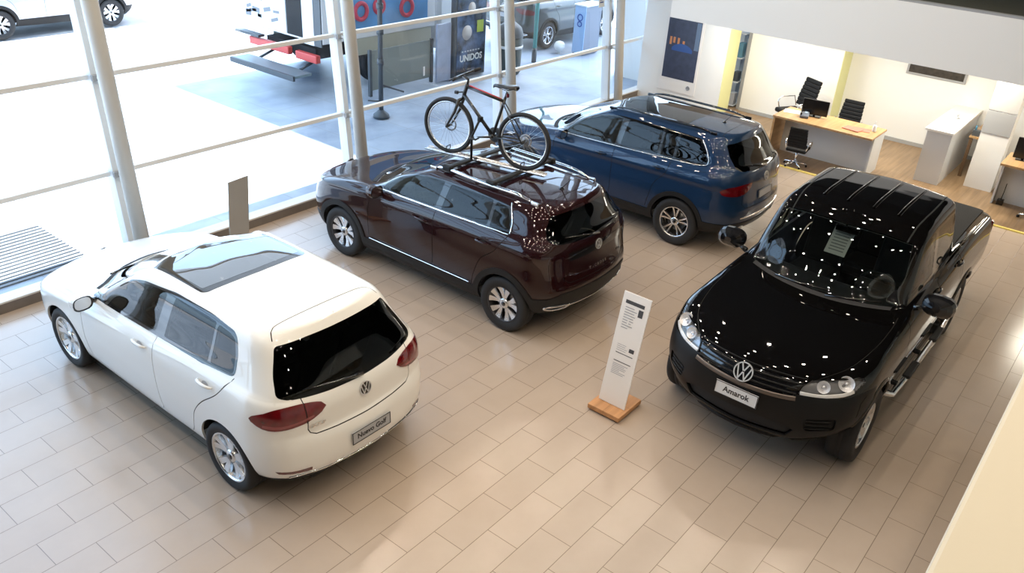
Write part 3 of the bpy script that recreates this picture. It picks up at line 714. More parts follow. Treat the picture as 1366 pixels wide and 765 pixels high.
def suv(D, cx, cy, ang, sc=1.):
    wb = D['wb']; a = wb / 2; R = D['R']; P = D['paint']
    root = empty('car', (cx, cy, 0), ang); root.scale = (sc, sc, sc)
    if 'lift' in D:
        l0, z0, z1 = D['lift']
        def wz(z): t = min(1, max(0, (z - z0) / (z1 - z0))); return z + l0 * t * t * (3 - 2 * t)
        for r_ in D['rings']: r_[:, 2] = [wz(z) for z in r_[:, 2]]
        L = lambda pts: [tuple((wz(c) if k == 2 and c is not None else c) for k, c in enumerate(p)) for p in pts]
        for k in ('dlo', 'ws', 'rg', 'wiper'): D[k] = L(D[k])
        D['win'] = [(n, L(p)) for n, p in D['win']]; D['lines'] = [(L(p), m, q) for p, m, q in D['lines']]; D['panels'] = [(n, L(p), m) for n, p, m in D['panels']]
        D['mirror'] = D['mirror'][:2] + (wz(D['mirror'][2]),); D['handles'] = [(x, wz(z) - .01) for x, z in D['handles']]
    S = Surf(D['rings'], smooth=2); B = CarBody(S, root)
    ra = D['arch']
    for x in (a, -a): B.reg('arch', side_circle(x, R + .01, ra), 'S')
    for nm, pts in D['win']: B.reg(nm, pts, 'S', rnd=.025)
    B.reg('dlo', D['dlo'], 'S', rnd=.05)
    B.reg('windscreen', D['ws'], 'T'); B.reg('rear_glass', D['rg'], 'R', rnd=.03)
    if D.get('roofglass'): B.reg('sunroof', D['roofglass'], 'T', rnd=.03)
    for nm, pts, mode, sm in D['lamps']: B.reg(nm, densify(pts, True, sm, .04), mode)
    for pts, mode, sm in D['lines']: B.line(pts, mode, .008, sm)
    B.reg('headlamp', densify(D['front'][0], True, True, .04), 'A')
    B.reg('front_grille', D['front'][1], 'F'); B.reg('front_intake', D['front'][2], 'F', rnd=.03)
    for x in (a, -a): B.reg('clad', clad_circle(x, R + .01, ra + D['cw']), 'S')
    for pts, mode in D['clad']: B.reg('clad', pts, mode)
    for nm, pts, mode in D['panels']: B.reg(nm, pts, mode)
    B.solve()
    B.piece('body', 'body', P, 0, skirt=.018); B.piece('seam', 'panel_seam', M['seam'], 0, off=-.004)
    [B.piece('dlo', 'window_frame', M['gloss_black'], q_, off=.001) for q_ in (1, -1)]
    B.piece('clad', 'cladding', M['cladding'], 0, off=.012, skirt=.03)
    front_end(B)
    for sg in (1, -1):
        for nm, _ in D['win']: B.piece(nm, 'quarter_window' if nm[0] == 'q' else 'door_window', M['glass_tint'] if nm in ('fglass',) else D['rglass'], sg)
        for nm in ('front_door', 'rear_door'): B.piece(nm, nm, P, sg, skirt=.018)
        for nm, mt, out in D['lampm']:
            if nm != 'band': t = B.piece(nm, out, mt, sg, off=.005, skirt=.02)
    for nm, mt, out in D['lampm']:
        if nm == 'band': B.piece(nm, out, mt, 0, off=.004, skirt=.02)
    B.piece('windscreen', 'windscreen', M['glass_ws'], 0); B.piece('rear_glass', 'rear_window', D['rglass'], 0, off=.001)
    if D.get('roofglass'): B.piece('sunroof', 'sunroof', M['glass_panorama'], 0, off=.002)
    for nm in ('tailgate', 'bonnet', 'rear_bumper'): B.piece(nm, nm, P, 0, off=.001, skirt=.018)
    interior(B, root, ['body', 'seam', 'dlo', 'front_door', 'rear_door', 'tailgate', 'clad', 'rear_bumper'], D['belt'])
    add_wheels(root, wb, D['track'], R, D['rim'], D['tyre'], D['style']); arch_liners(root, wb, ra, .45, D['w'] - .035)
    cabin(root, *D['cabin'][:3], *D['cabin'][3:5], rear_x=D['cabin'][5])
    mx, my, mz = D['mirror']
    for sg in (1, -1):
        mirror(root, (mx, sg * my, mz), sg, (.20, .15, .15), P, (mx + .0, my - .14, mz - .05))
        for hx, hz in D['handles']: handle(root, S, hx, hz, P, sg=sg)
    under(root, D['x0'] - .25, D['x1'] + .2, D['w'] * .86, .26)
    q = S.at((D['ant'], 0, None), 'T'); m = MB(); m.lathe([(.035, 0), (.03, .012), (.012, .022), (0, .024)], tuple(q + Vector((0, 0, -.002))), n=16); m.tube([tuple(q + Vector((0, 0, .01))), tuple(q + Vector((-.12, 0, .15)))], [.006, .003], 6); m.build('aerial', M['gloss_black'], root)
    # wipers, scuttle
    w = MB(); w.tube([tuple(S.at(p, 'R') + Vector((-.018, 0, .004))) for p in D['wiper']], [.02, .011, .006], 8); w.build('rear_wiper', M['gloss_black'], root)
    cw = MB(); G = []
    xe, ye = D['cowl']
    for y in np.linspace(-ye, ye, 15):
        x = D['ws'][0][0] - (D['ws'][0][0] - xe) * (abs(y) / ye)**2
        q1 = S.at((x + .01, abs(y), None), 'T'); q2 = S.at((x + .08, abs(y), None), 'T'); G.append([(q1.x, y, q1.z + .004), (q2.x, y, q2.z + .003)])
    cw.grid(G); cw.build('scuttle', M['dark'], root)
    def on_rear(y, z, off=.004):
        p = S.at((None, abs(y), z), 'R'); n = S.nrm((None, max(abs(y), .02), z), 'R'); n = Vector((n.x, 0, n.z)).normalized(); up = Vector((0, 0, 1)); up = (up - n * up.dot(n)).normalized()
        p = Vector((p.x, y, p.z)); return p + n * off, up, n
    p, up, n = on_rear(0, D['badge'][0]); vw_badge(root, p, (0, -1, 0), up, D['badge'][1]); front_badge(root, S, D['fbadge'])
    return root, S, B, on_rear
DOORS = lambda D: None
def build_tcross(cx, cy, ang):
    D = dict(lift=(-.042, 1.15, 1.55), wb=2.651, R=.329, paint=M['burgundy_paint'], arch=.362, cw=.070, w=.88, belt=1.12, track=1.525, rim=.216, tyre=.205, style='taos', rglass=M['glass_dark'])
    D['rings'] = [
        ring(1.96, .16, .42, -1.83, .16, .36, .80, [(-2, .30), (-1.2, .27), (0, .24), (2, .23)]),
        ring(2.09, .17, .40, -1.955, .14, .34, .850, [(-2, .38), (0, .34), (2, .33)]),
        ring(2.15, .17, .40, -2.005, .13, .34, .868, [(-2, .50), (0, .47), (2, .47)]),
        ring(2.165, .17, .38, -2.02, .12, .33, .878, [(-2, .64), (0, .62), (2, .60)]),
        ring(2.16, .18, .38, -1.985, .11, .32, .880, [(-2, .74), (0, .76), (2, .71)]),
        ring(2.14, .19, .38, -1.965, .11, .31, .873, [(-2, .86), (0, .88), (2, .81)]),
        ring(2.11, .20, .37, -1.955, .11, .30, [(-2, .875), (-1.3, .880), (0, .862), (1.3, .868), (2, .86)], [(-2, 1.02), (-1.3, 1.02), (0, 1.00), (1.3, .955), (2.1, .865)]),
        ring(2.00, .24, .36, -1.935, .11, .29, .832, [(-2, 1.12), (-1.3, 1.115), (0, 1.075), (1.3, 1.005), (2, .91)]),
        ring(1.60, .30, .34, -1.91, .10, .28, [(-2, .79), (0, .808), (1, .79)], [(-2, 1.17), (-1.3, 1.155), (0, 1.10), (1, 1.07), (1.6, .975)]),
        ring(1.16, .30, .14, -1.89, .10, .26, [(-2, .76), (0, .785), (.8, .76)], [(-2, 1.195), (-1.3, 1.18), (0, 1.12), (.8, 1.10), (1.16, 1.045)]),
        ring(.76, .24, .13, -1.82, .10, .24, [(-2, .69), (0, .715), (.6, .69)], [(-2, 1.33), (.8, 1.30)]),
        ring(.38, .20, .13, -1.745, .09, .22, [(-2, .60), (0, .640), (.3, .62)], [(-2, 1.455), (-1, 1.478), (0, 1.478), (.4, 1.445)]),
        ring(.28, .20, .14, -1.725, .09, .22, [(-2, .55), (0, .585), (.3, .565)], [(-2, 1.490), (-1, 1.515), (0, 1.515), (.3, 1.475)]),
        ring(.22, .18, .16, -1.71, .08, .22, [(-2, .46), (0, .49), (.3, .47)], [(-2, 1.505), (-1, 1.532), (0, 1.533), (.3, 1.49)]),
        ring(.18, .12, .16, -1.70, .06, .22, .25, [(-2, 1.515), (-1, 1.545), (0, 1.546), (.3, 1.50)]),
        ring(.16, .0, .16, -1.695, .0, .22, 0., [(-2, 1.518), (-1, 1.548), (0, 1.549), (.3, 1.503)]),
    ]
    D['dlo'] = [(.80, None, 1.075), (-.30, None, 1.115), (-.95, None, 1.14), (-1.325, None, 1.155), (-1.31, None, 1.26), (-1.19, None, 1.45), (-.9, None, 1.475), (-.2, None, 1.475), (.16, None, 1.435), (.45, None, 1.33), (.68, None, 1.19)]
    D['win'] = [('fglass', [(.66, None, 1.105), (-.21, None, 1.135), (-.25, None, 1.455), (-.1, None, 1.455), (.16, None, 1.415), (.44, None, 1.305), (.62, None, 1.18)]),
                ('rglass', [(-.30, None, 1.138), (-.985, None, 1.163), (-.965, None, 1.45), (-.9, None, 1.455), (-.345, None, 1.455)]),
                ('qglass', [(-1.02, None, 1.164), (-1.295, None, 1.175), (-1.28, None, 1.255), (-1.175, None, 1.43), (-1.01, None, 1.447)])]
    D['ws'] = [(1.13, -.05, None), (1.13, 0, None), (1.07, .30, None), (.97, .52, None), (.86, .66, None), (.60, .61, None), (.19, .52, None), (.26, .30, None), (.31, 0, None), (.31, -.05, None)]
    D['rg'] = [(None, -.05, 1.462), (None, .3, 1.458), (None, .535, 1.442), (None, .64, 1.30), (None, .685, 1.18), (None, .60, 1.15), (None, .3, 1.138), (None, -.05, 1.135)]
    D['lamps'] = [('lamp', [(-1.66, .86, 1.035), (-1.80, .82, 1.06), (-1.90, .70, 1.055), (-1.955, .52, 1.045), (-1.96, .50, .96), (-1.975, .52, .80), (-1.93, .70, .775), (-1.85, .80, .79), (-1.80, .84, .90), (-1.70, .87, .98)], 'A', False),
                  ('band', [(None, -.05, 1.045), (None, .50, 1.042), (None, .50, .95), (None, -.05, .955)], 'R', False)]
    D['lampm'] = [('lamp', M['smoke_lens'], 'tail_lamp'), ('band', M['gloss_black'], 'lamp_band')]
    D['lines'] = [([(-.25, None, 1.12), (-.255, None, .9), (-.27, None, .60), (-.26, None, .42)], 'S', False), ([(.78, None, 1.06), (.82, None, .8), (.82, None, .42)], 'S', False),
                  ([(-1.31, None, 1.15), (-1.18, None, .95), (-1.0, None, .80), (-.91, None, .60), (-.86, None, .42)], 'S', True),
                  ([(None, -.03, .70), (None, .50, .705), (None, .56, .75), (None, .57, .79)], 'R', False), ([(-1.52, -.03, None), (-1.52, .3, None), (-1.54, .48, None), (-1.63, .53, None)], 'T', True)]
    D['clad'] = [([(1.1, None, .405), (-1.1, None, .415), (-1.1, None, .15), (1.1, None, .15)], 'S'), ([(None, -.05, .60), (None, .60, .60), (None, .75, .55), (None, .95, .53), (None, .95, .2), (None, -.05, .2)], 'R'),
                 ([(-1.3, None, .54), (-2.2, None, .54), (-2.2, None, .15), (-1.3, None, .15)], 'S'), ([(1.3, None, .50), (2.3, None, .42), (2.3, None, .15), (1.3, None, .15)], 'S'), ([(None, -.05, .42), (None, .95, .42), (None, .95, .1), (None, -.05, .1)], 'F')]
    D['panels'] = [('front_door', [(.78, None, 1.06), (.82, None, .8), (.82, None, .41), (-.26, None, .41), (-.27, None, .6), (-.255, None, .9), (-.27, None, 1.49), (.16, None, 1.44), (.45, None, 1.335), (.70, None, 1.18)], 'S'),
                   ('rear_door', [(-.26, None, .41), (-.27, None, .6), (-.255, None, .9), (-.27, None, 1.49), (-.9, None, 1.485), (-1.19, None, 1.46), (-1.32, None, 1.26), (-1.33, None, 1.155), (-1.18, None, .95), (-1.0, None, .80), (-.91, None, .60), (-.86, None, .41)], 'S'),
                   ('tailgate', [(None, -.05, 1.5), (None, .54, 1.45), (None, .66, 1.3), (None, .72, 1.15), (None, .60, 1.06), (None, .52, .95), (None, .56, .75), (None, .50, .705), (None, -.05, .70)], 'R'),
                   ('rear_bumper', [(None, -.05, .705), (None, .95, .78), (None, .95, .1), (None, -.05, .1)], 'R'),
                   ('bonnet', [(1.14, -.05, None), (1.08, .30, None), (.98, .52, None), (.90, .68, None), (1.3, .73, None), (1.85, .64, None), (2.02, .40, None), (2.09, -.05, None)], 'T')]
    D.update(cabin=(.64, 1.05, .68, -.16, .60, -.96), mirror=(.66, .935, 1.12), handles=[(-.08, .975), (-1.02, 1.01)], x0=2.16, x1=-2.02, front=([(2.10, .47, .90), (2.03, .63, .925), (1.90, .77, .945), (1.74, .865, .955), (1.80, .865, .89), (1.95, .80, .82), (2.08, .60, .80)], [(None, -.05, .885), (None, .45, .89), (None, .47, .80), (None, -.05, .79)], [(None, -.05, .60), (None, .55, .60), (None, .66, .54), (None, .5, .46), (None, -.05, .45)]), ant=-1.40, wiper=[(None, .0, 1.145), (None, .15, 1.165), (None, .50, 1.205)], fbadge=.843, cowl=(.88, .665), badge=(1.015, .06))
    root, S, B, on_rear = suv(D, cx, cy, ang)
    strip(root, S, [(.72, None, 1.092), (-.30, None, 1.122), (-.95, None, 1.147), (-1.30, None, 1.160)], 'S', .020, .003, M['chrome'], 'window_moulding')
    strip(root, S, [(-1.315, None, 1.165), (-1.30, None, 1.26), (-1.195, None, 1.44)], 'S', .014, .003, M['chrome'], 'window_moulding')
    strip(root, S, [(.80, None, .43), (-.84, None, .44)], 'S', .012, .012, M['chrome'], 'sill_moulding')
    rails(root, S, .02, -1.42, .53, M['chrome'], .045, .020)
    # chrome trim with mock exhausts, lettering
    for sg in (1, -1):
        q = [(-1.86, .80, .405), (-1.90, .76, .43), (-1.95, .58, .435), (-1.97, .46, .425), (-1.955, .50, .385), (-1.90, .70, .37)]
        m = MB(); P = [S.at(p, 'A') + S.nrm(p, 'A') * .018 for p in densify(q, True, True, .03)]; m.tube([(p.x, p.y * sg, p.z) for p in P], .013, 8, closed=True); m.build('exhaust_trim', M['chrome'], root)
    strip(root, S, [(None, .48, .425), (None, .25, .415), (None, 0, .412)], 'R', .02, .014, M['chrome'], 'bumper_moulding')
    w_ = [('T', .30), ('-', .20), ('C', .10), ('R', 0.), ('O', -.10), ('S', -.20), ('S', -.30)]
    t = MB()
    for ch, y in w_:
        p, up, n = on_rear(y * .50, .775); text_mesh(t, ch, .042, frame(p, (0, -1, 0), up), depth=.003, font_scale=(1.25, 1), bold=.001)
    t.build('model_lettering', M['chrome'], root)
    p, up, n = on_rear(-.44, .80); t = MB(); text_mesh(t, '200 TSI', .035, frame(p, (0, -1, 0), up), depth=.002); t.build('engine_lettering', M['chrome'], root)
    hang_on_doors(root)
    return root, S
def build_tiguan(cx, cy, ang, sc):
    D = dict(lift=(.05, .75, 1.1), wb=2.787, R=.352, paint=M['blue_paint'], arch=.390, cw=.065, w=.92, belt=1.14, track=1.58, rim=.228, tyre=.225, style='tiguan', rglass=M['glass_dark'])
    D['rings'] = [
        ring(2.05, .16, .42, -2.12, .16, .40, .83, [(-2.4, .33), (-1.2, .29), (0, .26), (2, .24)]),
        ring(2.20, .17, .40, -2.27, .14, .38, .885, [(-2.4, .42), (0, .36), (2, .34)]),
        ring(2.27, .17, .40, -2.325, .13, .38, .905, [(-2.4, .54), (0, .50), (2, .50)]),
        ring(2.28, .17, .38, -2.335, .12, .36, .915, [(-2.4, .68), (0, .66), (2, .62)]),
        ring(2.27, .18, .38, -2.30, .11, .35, .910, [(-2.4, .80), (0, .82), (2, .74)]),
        ring(2.25, .19, .38, -2.28, .11, .34, .893, [(-2.4, .96), (-1.3, .95), (0, .93), (1.3, .90), (2, .84)]),
        ring(2.23, .19, .38, -2.275, .11, .34, .912, [(-2.4, 1.00), (-1.3, .995), (0, .975), (1.3, .945), (2, .88)]),
        ring(2.20, .20, .37, -2.26, .11, .33, .890, [(-2.4, 1.09), (-1.3, 1.06), (0, 1.03), (1.3, 1.00), (2.1, .93)]),
        ring(2.08, .24, .36, -2.235, .11, .32, .852, [(-2.4, 1.18), (-1.3, 1.125), (0, 1.085), (1.3, 1.04), (2, .985)]),
        ring(1.66, .30, .34, -2.20, .10, .30, [(-2.4, .80), (0, .828), (1, .81)], [(-2.4, 1.225), (-1.3, 1.16), (0, 1.11), (1, 1.08), (1.6, 1.04)]),
        ring(1.20, .30, .14, -2.18, .10, .28, [(-2.4, .77), (0, .805), (.8, .78)], [(-2.4, 1.25), (-1.3, 1.18), (0, 1.13), (.8, 1.11), (1.16, 1.08)]),
        ring(.78, .24, .13, -2.08, .10, .26, [(-2.4, .70), (0, .735), (.6, .71)], [(-2.4, 1.40), (.8, 1.34)]),
        ring(.36, .20, .13, -1.975, .09, .24, [(-2.4, .62), (0, .660), (.3, .64)], [(-2.4, 1.545), (-1, 1.548), (0, 1.545), (.4, 1.50)]),
        ring(.25, .20, .14, -1.955, .09, .24, [(-2.4, .57), (0, .60), (.3, .58)], [(-2.4, 1.580), (-1, 1.592), (0, 1.588), (.3, 1.535)]),
        ring(.19, .18, .16, -1.94, .08, .24, [(-2.4, .47), (0, .50), (.3, .48)], [(-2.4, 1.597), (-1, 1.612), (0, 1.607), (.3, 1.55)]),
        ring(.15, .12, .16, -1.93, .06, .24, .25, [(-2.4, 1.606), (-1, 1.626), (0, 1.620), (.3, 1.56)]),
        ring(.13, .0, .16, -1.925, .0, .24, 0., [(-2.4, 1.609), (-1, 1.630), (0, 1.624), (.3, 1.563)]),
    ]
    D['dlo'] = [(.82, None, 1.085), (-.30, None, 1.125), (-1.0, None, 1.155), (-1.55, None, 1.185), (-1.72, None, 1.235), (-1.66, None, 1.38), (-1.52, None, 1.525), (-.9, None, 1.545), (-.2, None, 1.545), (.12, None, 1.50), (.45, None, 1.375), (.70, None, 1.21)]
    D['win'] = [('fglass', [(.68, None, 1.115), (-.21, None, 1.147), (-.24, None, 1.525), (-.1, None, 1.523), (.12, None, 1.478), (.44, None, 1.35), (.64, None, 1.20)]),
                ('rglass', [(-.30, None, 1.15), (-.93, None, 1.178), (-.91, None, 1.525), (-.345, None, 1.525)]),
                ('qglassa', [(-.965, None, 1.18), (-1.17, None, 1.187), (-1.15, None, 1.522), (-.945, None, 1.525)]),
                ('qglass', [(-1.21, None, 1.19), (-1.55, None, 1.205), (-1.69, None, 1.245), (-1.635, None, 1.37), (-1.50, None, 1.505), (-1.19, None, 1.52)])]
    D['ws'] = [(1.17, -.05, None), (1.17, 0, None), (1.11, .30, None), (1.0, .52, None), (.88, .68, None), (.60, .63, None), (.17, .535, None), (.24, .30, None), (.29, 0, None), (.29, -.05, None)]
    D['roofglass'] = [(.12, -.05, None), (.08, .3, None), (0, .46, None), (-1.15, .46, None), (-1.17, -.05, None)]
    D['rg'] = [(None, -.05, 1.545), (None, .3, 1.54), (None, .59, 1.515), (None, .635, 1.36), (None, .635, 1.225), (None, .57, 1.195), (None, .3, 1.18), (None, -.05, 1.177)]
    D['lamps'] = [('lamp', [(-2.00, .885, .985), (-2.10, .84, 1.055), (-2.17, .74, 1.075), (-2.235, .56, 1.085), (-2.265, .40, 1.08), (-2.265, .42, 1.03), (-2.265, .52, .965), (-2.235, .66, .935), (-2.12, .83, .935), (-2.04, .88, .95)], 'A', True)]
    D['lampm'] = [('lamp', M['red_lens'], 'tail_lamp')]
    D['lines'] = [([(-.25, None, 1.13), (-.255, None, .9), (-.27, None, .60), (-.26, None, .46)], 'S', False), ([(.80, None, 1.07), (.84, None, .8), (.84, None, .46)], 'S', False),
                  ([(-1.18, None, 1.18), (-1.15, None, 1.0), (-1.0, None, .85), (-.94, None, .65), (-.90, None, .46)], 'S', True),
                  ([(None, -.03, .73), (None, .54, .735), (None, .60, .79), (None, .60, .96)], 'R', False), ([(-1.72, -.03, None), (-1.72, .3, None), (-1.74, .50, None), (-1.84, .55, None)], 'T', True)]
    D['clad'] = [([(1.1, None, .43), (-1.1, None, .43), (-1.1, None, .15), (1.1, None, .15)], 'S'), ([(None, -.05, .52), (None, .70, .52), (None, .95, .50), (None, .95, .2), (None, -.05, .2)], 'R'),
                 ([(-1.3, None, .50), (-2.5, None, .51), (-2.5, None, .15), (-1.3, None, .15)], 'S'), ([(1.3, None, .50), (2.4, None, .42), (2.4, None, .15), (1.3, None, .15)], 'S'), ([(None, -.05, .42), (None, .95, .42), (None, .95, .1), (None, -.05, .1)], 'F')]
    D['panels'] = [('front_door', [(.80, None, 1.07), (.84, None, .8), (.84, None, .44), (-.26, None, .44), (-.27, None, .6), (-.255, None, .9), (-.27, None, 1.56), (.12, None, 1.51), (.45, None, 1.38), (.72, None, 1.20)], 'S'),
                   ('rear_door', [(-.26, None, .44), (-.27, None, .6), (-.255, None, .9), (-.27, None, 1.56), (-1.17, None, 1.55), (-1.18, None, 1.18), (-1.15, None, 1.0), (-1.0, None, .85), (-.94, None, .65), (-.90, None, .44)], 'S'),
                   ('tailgate', [(None, -.05, 1.60), (None, .56, 1.53), (None, .68, 1.36), (None, .72, 1.22), (None, .66, 1.11), (None, .60, .96), (None, .60, .79), (None, .54, .735), (None, -.05, .73)], 'R'),
                   ('rear_bumper', [(None, -.05, .735), (None, .95, .84), (None, .95, .1), (None, -.05, .1)], 'R'),
                   ('bonnet', [(1.18, -.05, None), (1.12, .30, None), (1.01, .52, None), (.92, .70, None), (1.3, .76, None), (1.9, .68, None), (2.1, .40, None), (2.18, -.05, None)], 'T')]
    D.update(cabin=(.66, 1.07, .70, -.14, .62, -1.0), mirror=(.66, .975, 1.13), handles=[(-.05, 1.01), (-1.02, 1.045)], x0=2.27, x1=-2.33, front=([(2.20, .50, .90), (2.12, .68, .93), (1.98, .82, .955), (1.84, .895, .96), (1.90, .89, .90), (2.06, .80, .83), (2.19, .62, .81)], [(None, -.05, .90), (None, .48, .905), (None, .50, .81), (None, -.05, .80)], [(None, -.05, .62), (None, .6, .62), (None, .7, .55), (None, .55, .46), (None, -.05, .45)]), ant=-1.50, wiper=[(None, .0, 1.195), (None, .15, 1.215), (None, .52, 1.26)], fbadge=.858, cowl=(.90, .685), badge=(1.09, .065))
    root, S, B, on_rear = suv(D, cx, cy, ang, sc)
    strip(root, S, [(.74, None, 1.15), (-.30, None, 1.182), (-1.0, None, 1.212), (-1.55, None, 1.242), (-1.71, None, 1.29), (-1.65, None, 1.43), (-1.53, None, 1.565)], 'S', .012, .003, M['alloy'], 'window_moulding')
    rails(root, S, .02, -1.60, .545, M['gloss_black'], .04, .017)
    p, up, n = on_rear(0, .86); plate(root, p, (0, -1, 0), up, .42, .115, '', M['plate_grey'], .075)
    strip(root, S, [(None, .62, .60), (None, .3, .595), (None, 0, .593)], 'R', .025, .004, M['chrome'], 'bumper_moulding')
    for sg in (1, -1):
        q = [(-2.19, .78, .40), (-2.24, .68, .43), (-2.29, .50, .43), (-2.29, .48, .39), (-2.22, .66, .37)]
        m = MB(); P = [S.at(p, 'A') + S.nrm(p, 'A') * .018 for p in densify(q, True, True, .03)]; m.tube([(p.x, p.y * sg, p.z) for p in P], .012, 8, closed=True); m.build('exhaust_trim', M['chrome'], root)
    hang_on_doors(root)
    return root, S
# ------------------------------------------------------------------ black pickup
def build_pickup(cx, cy, ang):
    wb = 3.097; a = wb / 2; R = .375; P = M['black_paint']
    root = empty('pickup_truck', (cx, cy, 0), ang)
    rings = [
        ring(2.22, .20, .42, -2.60, .06, .22, .86, [(-2.7, .56), (-1.5, .52), (0, .44), (1.5, .44), (1.95, .53), (2.10, .47), (2.22, .36), (2.3, .31)]),
        ring(2.37, .22, .42, -2.66, .05, .20, .915, [(-2.7, .62), (0, .50), (1.5, .48), (1.9, .57), (2.1, .51), (2.4, .38)]),
        ring(2.43, .24, .42, -2.69, .05, .19, .945, [(-2.7, .70), (0, .62), (1.9, .64), (2.1, .60), (2.4, .50)]),
        ring(2.445, .25, .42, -2.70, .05, .19, .955, [(-2.7, .82), (0, .78), (1.5, .76), (2.4, .66)]),
        ring(2.43, .26, .42, -2.705, .05, .19, .957, [(-2.7, .92), (0, .90), (1.5, .88), (2.4, .82)]),
        ring(2.40, .27, .42, -2.71, .05, .19, .948, [(-2.7, 1.01), (0, 1.00), (1.5, .98), (2.4, .92)]),
        ring(2.34, .29, .40, -2.71, .05, .19, [(-2.7, .93), (0, .930), (1.5, .935), (2.3, .90)], [(-2.7, 1.08), (0, 1.085), (1.5, 1.055), (2.35, 1.01)]),
        ring(2.26, .31, .38, -2.705, .05, .18, [(-2.7, .915), (0, .905), (1.5, .90), (2.2, .86)], [(-2.7, 1.115), (0, 1.13), (1.2, 1.115), (2.2, 1.05)]),
        ring(2.06, .32, .36, -2.695, .05, .17, [(-2.7, .89), (0, .875), (1.5, .855), (2.1, .81)], [(-2.7, 1.135), (0, 1.16), (1.1, 1.145), (2.06, 1.085)]),
        ring(1.70, .32, .32, -2.64, .05, .15, [(-2.7, .855), (0, .855), (1.2, .82), (1.7, .78)], [(-2.7, 1.142), (0, 1.178), (1, 1.165), (1.7, 1.125)]),
        ring(1.25, .26, .22, -1.90, .06, .15, [(-2, .82), (-1, .838), (0, .84), (.9, .80)], [(-2, 1.150), (-1, 1.19), (.8, 1.18), (1.25, 1.155)]),
        ring(.92, .19, .12, -1.10, .03, .10, [(-1.1, .81), (0, .823), (.7, .795)], [(-1.1, 1.20), (0, 1.20), (.92, 1.175)]),
        ring(.69, .16, .11, -1.09, .03, .10, [(-1.1, .765), (0, .78), (.5, .765)], [(-1.1, 1.42), (.7, 1.40)]),
        ring(.45, .14, .11, -1.065, .03, .10, [(-1.1, .72), (0, .73), (.3, .715)], [(-1.1, 1.655), (0, 1.655), (.45, 1.625)]),
        ring(.36, .15, .12, -1.045, .03, .10, [(-1.1, .70), (0, .705), (.3, .69)], [(-1.1, 1.725), (-.3, 1.73), (.35, 1.69)]),
        ring(.29, .14, .14, -1.03, .03, .10, [(-1.1, .645), (0, .65), (.3, .63)], [(-1.1, 1.765), (-.3, 1.775), (.3, 1.725)]),
        ring(.24, .10, .14, -1.02, .02, .10, .34, [(-1.1, 1.785), (-.3, 1.797), (.3, 1.745)]),
        ring(.22, .0, .14, -1.015, .0, .10, 0., [(-1.1, 1.793), (-.3, 1.806), (.3, 1.752)]),
    ]
    def lift(x, z):
        t = min(1, max(0, (z - 1.0) / .22)); t = t * t * (3 - 2 * t); u = min(1, max(0, (z - 1.2) / .5))
        b = min(1, max(0, (-.9 - x) / .25)); k = .03 if z > 1.19 else .11
        f = min(1, max(0, (.9 - x) / .6))
        return z + t * (.045 * f * (1 - b) + k * b) + .012 * u
    LF = lambda pts: [tuple((lift(p[0] if p[0] is not None else 0., c) if k == 2 and c is not None else c) for k, c in enumerate(p)) for p in pts]
    for r_ in rings: r_[:, 2] = [lift(x, z) for x, z in zip(r_[:, 0], r_[:, 2])]
    S = Surf(rings, NU=170, NV=130, smooth=2); B = CarBody(S, root); _reg, _line = B.reg, B.line
    for x in (a, -a): B.reg('arch', side_circle(x, R + .02, .435), 'S')
    B.reg('fglass', LF([(.56, None, 1.225), (-.14, None, 1.245), (-.15, None, 1.655), (.02, None, 1.65), (.20, None, 1.615)]), 'S', rnd=.03)
    B.reg('rglass', LF([(-.245, None, 1.247), (-.93, None, 1.262), (-.90, None, 1.64), (-.25, None, 1.655)]), 'S', rnd=.03)
    B.reg('dlo', LF([(.70, None, 1.20), (-.2, None, 1.222), (-.97, None, 1.235), (-.935, None, 1.665), (-.2, None, 1.683), (.06, None, 1.672), (.25, None, 1.635)]), 'S', rnd=.04)
    B.reg('windscreen', [(.90, -.05, None), (.90, 0, None), (.865, .30, None), (.80, .52, None), (.70, .735, None), (.50, .70, None), (.285, .635, None), (.35, .30, None), (.375, 0, None), (.375, -.05, None)], 'T')
    B.reg('rear_glass', [(None, -.05, 1.62), (None, .56, 1.61), (None, .64, 1.28), (None, -.05, 1.27)], 'R', rnd=.04)
    B.reg('tonneau', [(-1.13, -.05, None), (-1.13, .775, None), (-2.60, .775, None), (-2.63, .72, None), (-2.63, -.05, None)], 'T')
    # front end
    lamp = [(2.345, .485, .925), (2.30, .50, .99), (2.22, .54, 1.045), (2.06, .74, 1.075), (1.90, .885, 1.075), (1.90, .91, 1.03), (2.03, .855, .955), (2.12, .78, .925), (2.25, .62, .905)]
    B.reg('lamp', densify(lamp, True, False, .03), 'A')
    B.reg('grille', [(None, -.05, 1.010), (None, .49, 1.005), (None, .475, .925), (None, .44, .885), (None, -.05, .865)], 'F')
    B.reg('intake', [(None, -.05, .615), (None, .40, .615), (None, .52, .56), (None, .46, .47), (None, -.05, .46)], 'F')
    B.reg('fog', [(None, .56, .70), (None, .80, .72), (None, .80, .60), (None, .60, .57)], 'F', rnd=.03)
    B.line([(None, -.03, 1.024), (None, .30, 1.022), (None, .50, 1.022)], 'F', .008)
    B.line([(2.23, .53, None), (1.9, .72, None), (1.5, .80, None), (1.1, .815, None), (.86, .80, None)], 'T', .008, True)
    B.line([(.80, None, 1.18), (.84, None, .95), (.84, None, .56)], 'S', .008); B.line([(-.19, None, 1.22), (-.20, None, .9), (-.21, None, .53)], 'S', .008)
    B.line([(-1.02, None, 1.22), (-1.05, None, 1.0), (-1.06, None, .85), (-.98, None, .60), (-.95, None, .55)], 'S', .008, True)
    B.line([(-1.115, None, 1.19), (-1.135, None, 1.0), (-1.14, None, .56)], 'S', .012)
    B.line([(.84, None, .545), (-.95, None, .555)], 'S', .008)
    B.line([(1.9, None, .90), (1.97, None, .84), (1.99, None, .70)], 'S', .008)
